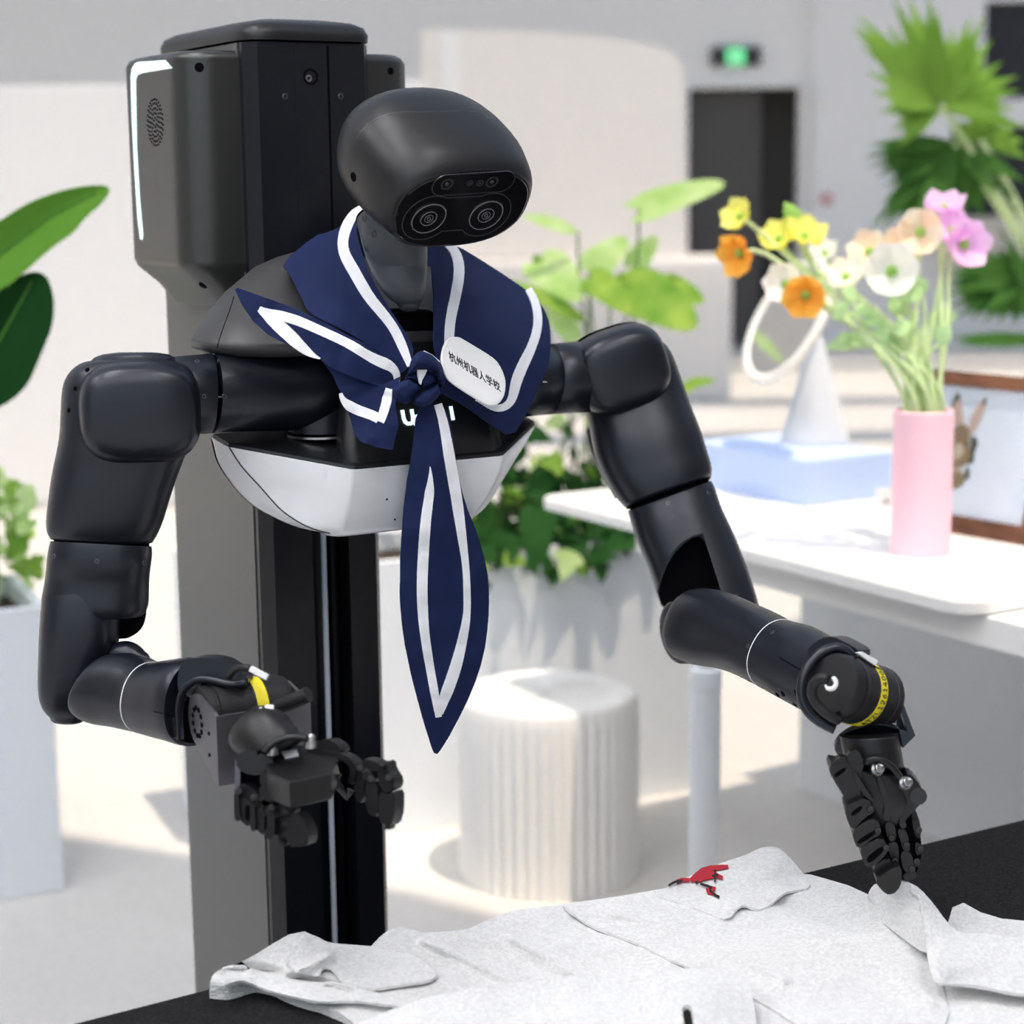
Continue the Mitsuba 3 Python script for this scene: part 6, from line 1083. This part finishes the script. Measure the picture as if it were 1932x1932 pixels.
# blue box, mirror, vase, frame
bb = thing('display_box', 'light blue box on the white desk under the round mirror', 'box')
n0_, nl_, nr_ = PZ(np.array(1520.), np.array(957.), ZD), PZ(np.array(1345.), np.array(920.), ZD), PZ(np.array(1675.), np.array(943.), ZD)
bu_ = unit(nl_ - n0_); bv_ = unit(nr_ - n0_ - bu_ * ((nr_ - n0_) @ bu_)); hB = .131 * KD
add('body', rbox(n0_ + bu_ * .21 + bv_ * .13 + ZU * hB / 2, (bu_, bv_, ZU), (.21, .13, hB / 2), .006), 'm_blue', 30, bb)
mir = thing('table_mirror', 'round mirror on a grey-white cone stand on the blue box', 'mirror')
mb = PZ(np.array(1537.), np.array(834.), ZD + hB); hC = .31 * KD
add('stand', lathe(mb, ZU, [(0, .098 * KD), (.005, .101 * KD), (.016, .098 * KD), (hC * .5, .060 * KD), (hC - .01, .024 * KD), (hC, .018 * KD)], 48), 'm_planter', 40, mir)
mc_ = P(1488., 606., 5.42 * KD); du = unit(CR * 130 + CU * 225); tc = unit(CAM - mc_); dw = unit(np.cross(du, tc)); 
mn = unit(tc * .38 - unit(CR * .866 - CU * .5) * .92); mu = unit(du - mn * (du @ mn)); mw = np.cross(mn, mu)
Rm = .195 * KD
add('glass', loft([sring(mc_ + mn * t, mu * (Rm - .02), mw * (Rm - .02), 2, 64) for t in (0, .004)]), 'm_mirror', 30, mir)
ringp = [sring(mc_ + mn * t, mu * (Rm + q), mw * (Rm + q), 2, 72) for t, q in ((.004, -.022), (.010, -.016), (.012, -.004), (.006, .004), (-.004, .004), (-.010, -.004), (-.008, -.016), (0, -.022))]
add('rim', loft(ringp + ringp[:1], (False, False)), 'm_rim', 50, mir)
add('hinge', cyl(mb + ZU * (hC - .02), mc_ - mn * .006 , .012, 14, .002), 'm_planter', 35, mir)
vase = thing('vase', 'tall pink cylindrical vase holding flowers on the white desk', 'vase')
vb0 = PZ(np.array(1736.), np.array(1044.), ZD); rv = 56 * 4.62 * KD / F; hv = .352 * KD
add('body', lathe(vb0, ZU, [(0, rv * .97), (.004, rv), (hv - .003, rv), (hv, rv - .003), (hv - .002, rv - .008), (.02, rv - .008), (.02, .0001)], 56), 'm_pink', 40, vase)
fr = thing('picture_frame', 'dark wooden picture frame with a rabbit photograph standing on the desk', 'picture frame')
f0, f1 = PZ(np.array(1692.), np.array(988.), ZD), PZ(np.array(1938.), np.array(1031.), ZD)
fu = unit(f1 - f0); fbk = np.array([-fu[1], fu[0], 0]); fup = unit(ZU * math.cos(.25) + fbk * math.sin(.25)); fnn = np.cross(fu, fup); fnn = fnn if fnn @ (CAM - f0) > 0 else -fnn
def fpx2(x, y): r = ray(x, y); q = CAM + r * (((f0 - CAM) @ fnn) / (r @ fnn)); return np.array([(q - f0) @ fu, (q - f0) @ fup])
tl = fpx2(1754, 696); W2, H2 = np.linalg.norm(f1 - f0), tl[1]
x0_ = tl[0] if abs(tl[0]) < .05 else 0
bw = .036 * KD
for nm_, g in (('rail', sbox(0, H2 - bw, W2, H2)), ('rail', sbox(0, 0, W2, bw * 1.3)), ('rail', sbox(0, bw * 1.3, bw * .8, H2 - bw)), ('rail', sbox(W2 - bw * .8, bw * 1.3, W2, H2 - bw))):
    add(nm_, prism(g, f0 - fnn * .02, (fu, fup, fnn), .022, .002), 'm_wood', 30, fr)
add('print', prism(sbox(bw * .6, bw, W2 - bw * .6, H2 - bw * .6), f0 - fnn * .016, (fu, fup, fnn), .008), 'm_print', False, fr, label='photograph of a brown rabbit on pale blue')
sq0 = f0 + fu * W2 / 2 + fup * H2 * .7 - fnn * .026; sq1 = f0 + fu * W2 / 2 + fbk * (H2 * .18 + .09) + ZU * .003; sd = unit(sq1 - sq0)
add('strut', cbox((sq0 + sq1) / 2, (fu, sd, np.cross(fu, sd)), (.025, np.linalg.norm(sq1 - sq0) / 2, .003)), 'm_wood', False, fr)
c20 = crop(1660, 620, 4.39)
for pts, m_, lf_ in (([(560, 660), (590, 600), (625, 520), (650, 560), (660, 640), (670, 720), (680, 790), (600, 800), (560, 740)], 'm_ear', .0005), ([(715, 790), (740, 720), (790, 640), (840, 570), (868, 565), (860, 640), (820, 740), (780, 830), (730, 890)], 'm_ear', .0005), ([(845, 580), (868, 565), (862, 620), (846, 640)], 'm_furdark', .0009), ([(615, 530), (640, 525), (648, 570), (600, 610), (575, 680), (562, 660)], 'm_furdark', .0009), ([(740, 880), (770, 890), (800, 940), (780, 980), (760, 1040), (765, 1090), (720, 1130), (700, 1080), (730, 1000)], 'm_furdark', .0004), ([(690, 1150), (720, 1140), (730, 1210), (705, 1250), (680, 1240)], 'm_furdark', .0004), ([(520, 900), (580, 830), (650, 780), (710, 800), (735, 880), (720, 960), (735, 1040), (715, 1110), (660, 1150), (640, 1180), (690, 1200), (680, 1280), (640, 1310), (590, 1330), (520, 1300)], 'm_fur', .0007), ([(600, 950), (660, 940), (690, 1010), (650, 1060), (600, 1100)], 'm_furpale', .0011), ([(590, 1160), (660, 1135), (665, 1160), (600, 1190)], 'm_furpale', .0011), ([(685, 930), (705, 935), (700, 975), (684, 965)], 'm_ink', .0011)):
    q = [tuple(fpx2(*a)) for a in chaikin(c20(*pts), 2)]
    add('picture_shape', prism(Polygon(q).buffer(0), f0 - fnn * (.008 - lf_), (fu, fup, fnn), .0006), m_, False, fr)
cup = thing('small_cup', 'small white cup on the desk behind the pink vase', 'cup')
cq = PZ(np.array(1672.), np.array(955.), ZD)
add('body', lathe(cq, ZU, [(0, .021), (.036, .024), (.038, .024), (.038, .021), (.008, .018), (.008, .0001)], 32), 'm_white', 40, cup)
add('sticker', cyl(cq + np.array([-.004, -.0245, .015]), cq + np.array([-.004, -.0225, .015]), .005, 12), 'm_fur', False, cup)
# ---------------------------------------------------------------- flowers
vtop = vb0 + ZU * (hv - .05)
def flower(x, y, r, d, col, face, label, n=6, cup_=.45, stem_to=None, grp=None, centre='m_petal_green', col2=None):
    k = thing('poppy_flower', label, 'flower')
    d = d * KD; c = P(x, y, d); R = 1.15 * r * d / F; f = unit(CR * face[0] + CU * face[1] + unit(CAM - c) * face[2]); a, b = perp(f)
    for i in range(n):
        an = 2 * math.pi * i / n + rng.uniform(-.15, .15); o_ = a * math.cos(an) + b * math.sin(an)
        tip = c + o_ * R * .95 + f * R * cup_ * rng.uniform(.8, 1.2)
        add('petal', leaf(c - f * R * .12, tip, R * 1.25, f - o_ * .7, -.25, -.12, 'heart' if rng.random() < .0 else 'ovate', 9, 4), 'm_petal_' + (col2 if col2 and i % 2 else col), 60, k)
    add('centre', lathe(c - f * R * .1, f, [(0, R * .14), (R * .16, R * .18), (R * .26, R * .12), (R * .28, .0001)], 16), centre, True, k)
    b0 = vtop + np.array([rng.uniform(-.028, .028), rng.uniform(-.028, .028), 0]); m0_ = c - f * R * .3
    rim_p = vb0 + ZU * hv + (b0 - vtop) * 1.1
    add('stem', tube(spline([b0, rim_p, rim_p * .45 + m0_ * .55 + ZU * .02 + np.array([0, 0, .01]), m0_, c - f * R * .1], 18), .0045, 8), 'm_stem', True, k)
    return k
FL = [(1396, 408, 36, 4.62, 'yellow', (-.7, .5, .6), 'lime yellow poppy at the far left tip of the bouquet', 'yellow', None), (1396, 478, 44, 4.58, 'orange', (-.8, -.3, .6), 'orange poppy hanging below the lime yellow one at the left tip', 'orange', 'orange'),
      (1470, 450, 38, 4.66, 'yellow', (-.3, .6, .7), 'yellow poppy left of its pair in the upper left of the bouquet', None, None), (1518, 446, 42, 4.62, 'yellow', (.2, .7, .6), 'yellow poppy right of its pair in the upper left of the bouquet', None, 'yellow'),
      (1482, 536, 40, 4.60, 'white', (-.4, .2, .8), 'white poppy beside the mirror rim', None, None), (1520, 556, 44, 4.55, 'orange', (-.2, -.3, .9), 'orange poppy in front of the mirror', None, 'orange'),
      (1556, 478, 30, 4.70, 'white', (-.2, .7, .6), 'small white bloom at the top of the mirror', None, None), (1596, 522, 38, 4.60, 'white', (-.1, .6, .7), 'cream white poppy in the middle of the bouquet', None, 'cream'),
      (1640, 474, 40, 4.66, 'cream', (-.4, .5, .7), 'pale peach poppy left of the large white one', None, 'peach'), (1682, 512, 54, 4.52, 'white', (0, .15, 1), 'large white poppy facing the viewer', None, None),
      (1702, 470, 42, 4.64, 'cream', (-.1, .2, .9), 'cream poppy behind the large white one', None, 'peach'), (1736, 438, 46, 4.58, 'peach', (0, .1, 1), 'peach poppy with a darker centre', None, 'cream'),
      (1780, 392, 42, 4.66, 'pink', (.1, .8, .5), 'pink poppy at the very top of the bouquet', None, None), (1796, 434, 38, 4.62, 'pink', (.2, .4, .8), 'pink poppy between the other two pink ones', None, None), (1818, 462, 48, 4.60, 'pink', (.5, .1, .8), 'pink poppy at the right edge of the bouquet', None, None)]
for x, y, r, d, col, face, lab, _, c2 in FL: flower(x, y, r, d, col, face, lab, 6 if r > 35 else 5, .35, col2=c2)
bud = thing('flower_bud', 'closed green flower bud above the yellow poppies', 'bud'); bc_ = P(1498., 410., 4.66 * KD)
add('bud', lathe(bc_, unit(CU * .8 - CR * .5), [(-.03, .001), (-.022, .012), (0, .019), (.02, .013), (.034, .003), (.036, .0001)], 18), 'm_petal_green', True, bud)
add('stem', tube(spline([vtop + np.array([-.02, 0, 0]), vb0 + ZU * hv + np.array([-.03, 0, 0]), P(1600., 600., 4.66 * KD), P(1520., 470., 4.66 * KD), bc_], 18), .0045, 8), 'm_stem', True, bud)
GL = [((1640, 640), (1560, 650), 40), ((1600, 655), (1590, 628), 36), ((1650, 580), (1610, 590), 34), ((1705, 545), (1740, 560), 50), ((1750, 610), (1806, 590), 50), ((1660, 620), (1700, 690), 34), ((1720, 590), (1690, 570), 30), ((1675, 580), (1700, 566), 34), ((1685, 625), (1720, 610), 36), ((1630, 600), (1670, 610), 30), ((1570, 600), (1600, 570), 34), ((1620, 560), (1590, 545), 34), ((1740, 560), (1722, 520), 44), ((1650, 650), (1672, 618), 40), ((1770, 650), (1790, 612), 36)]
spray = thing('leaf_spray', 'sprigs of pale green leaves among the flower stems in the pink vase', 'foliage')
for b, t, w in GL:
    d_ = rng.uniform(4.5, 4.66) * KD
    add('leaf', pxleaf(b, t, w, d_, d_ - .02, shape='ovate', bend=.2), 'm_flowerleaf', 60, spray)
    B3 = P(*b, d_)
    add('stem', tube(spline([vtop + np.array([rng.uniform(-.03, .03), rng.uniform(-.03, .03), 0]), vb0 + ZU * hv + np.array([rng.uniform(-.04, .04), 0, 0]), (vb0 + ZU * (hv + .1) + B3) / 2, B3], 14), .0038, 7), 'm_stem', True, spray)
# ---------------------------------------------------------------- stool
stool = thing('stool', 'round white pleated paper stool on the floor behind the table', 'stool')
sc0 = PZ(np.array(1036.), np.array(1640.), 0); rs = .214; hs_ = .448
nf = 44
def pleat(z, k, amp, m=nf * 8):
    a = np.arange(m) / m * 2 * np.pi; r = rs * k * (1 + amp * (np.abs(np.sin(a * nf / 2)) - .5) * 2 + .006 * np.sin(a * 7 + z * 3))
    return np.stack([sc0[0] + r * np.cos(a), sc0[1] + r * np.sin(a), np.full(m, z)], 1)
add('pleated_body', loft([pleat(.0, 1.0, .030), pleat(.1, .99, .030), pleat(hs_ - .12, 1.0, .024), pleat(hs_ - .04, 1.005, .014), pleat(hs_ - .012, .995, .008), pleat(hs_ - .003, .97, .004), pleat(hs_, .92, .006), pleat(hs_ - .002, .5, .02), pleat(hs_ - .006, .12, .06)]), 'm_paper', 40, stool)
add('top_fold', [cbox(sc0 + ZU * (hs_ + .0005) + np.array([math.cos(a), math.sin(a), 0]) * rs * .5, (np.array([math.cos(a), math.sin(a), 0]), np.array([-math.sin(a), math.cos(a), 0]), ZU), (rs * .44, .0012, .0015)) for a in np.linspace(0, 2 * np.pi, 40, endpoint=False)], 'm_paper', False, stool, kind='stuff')
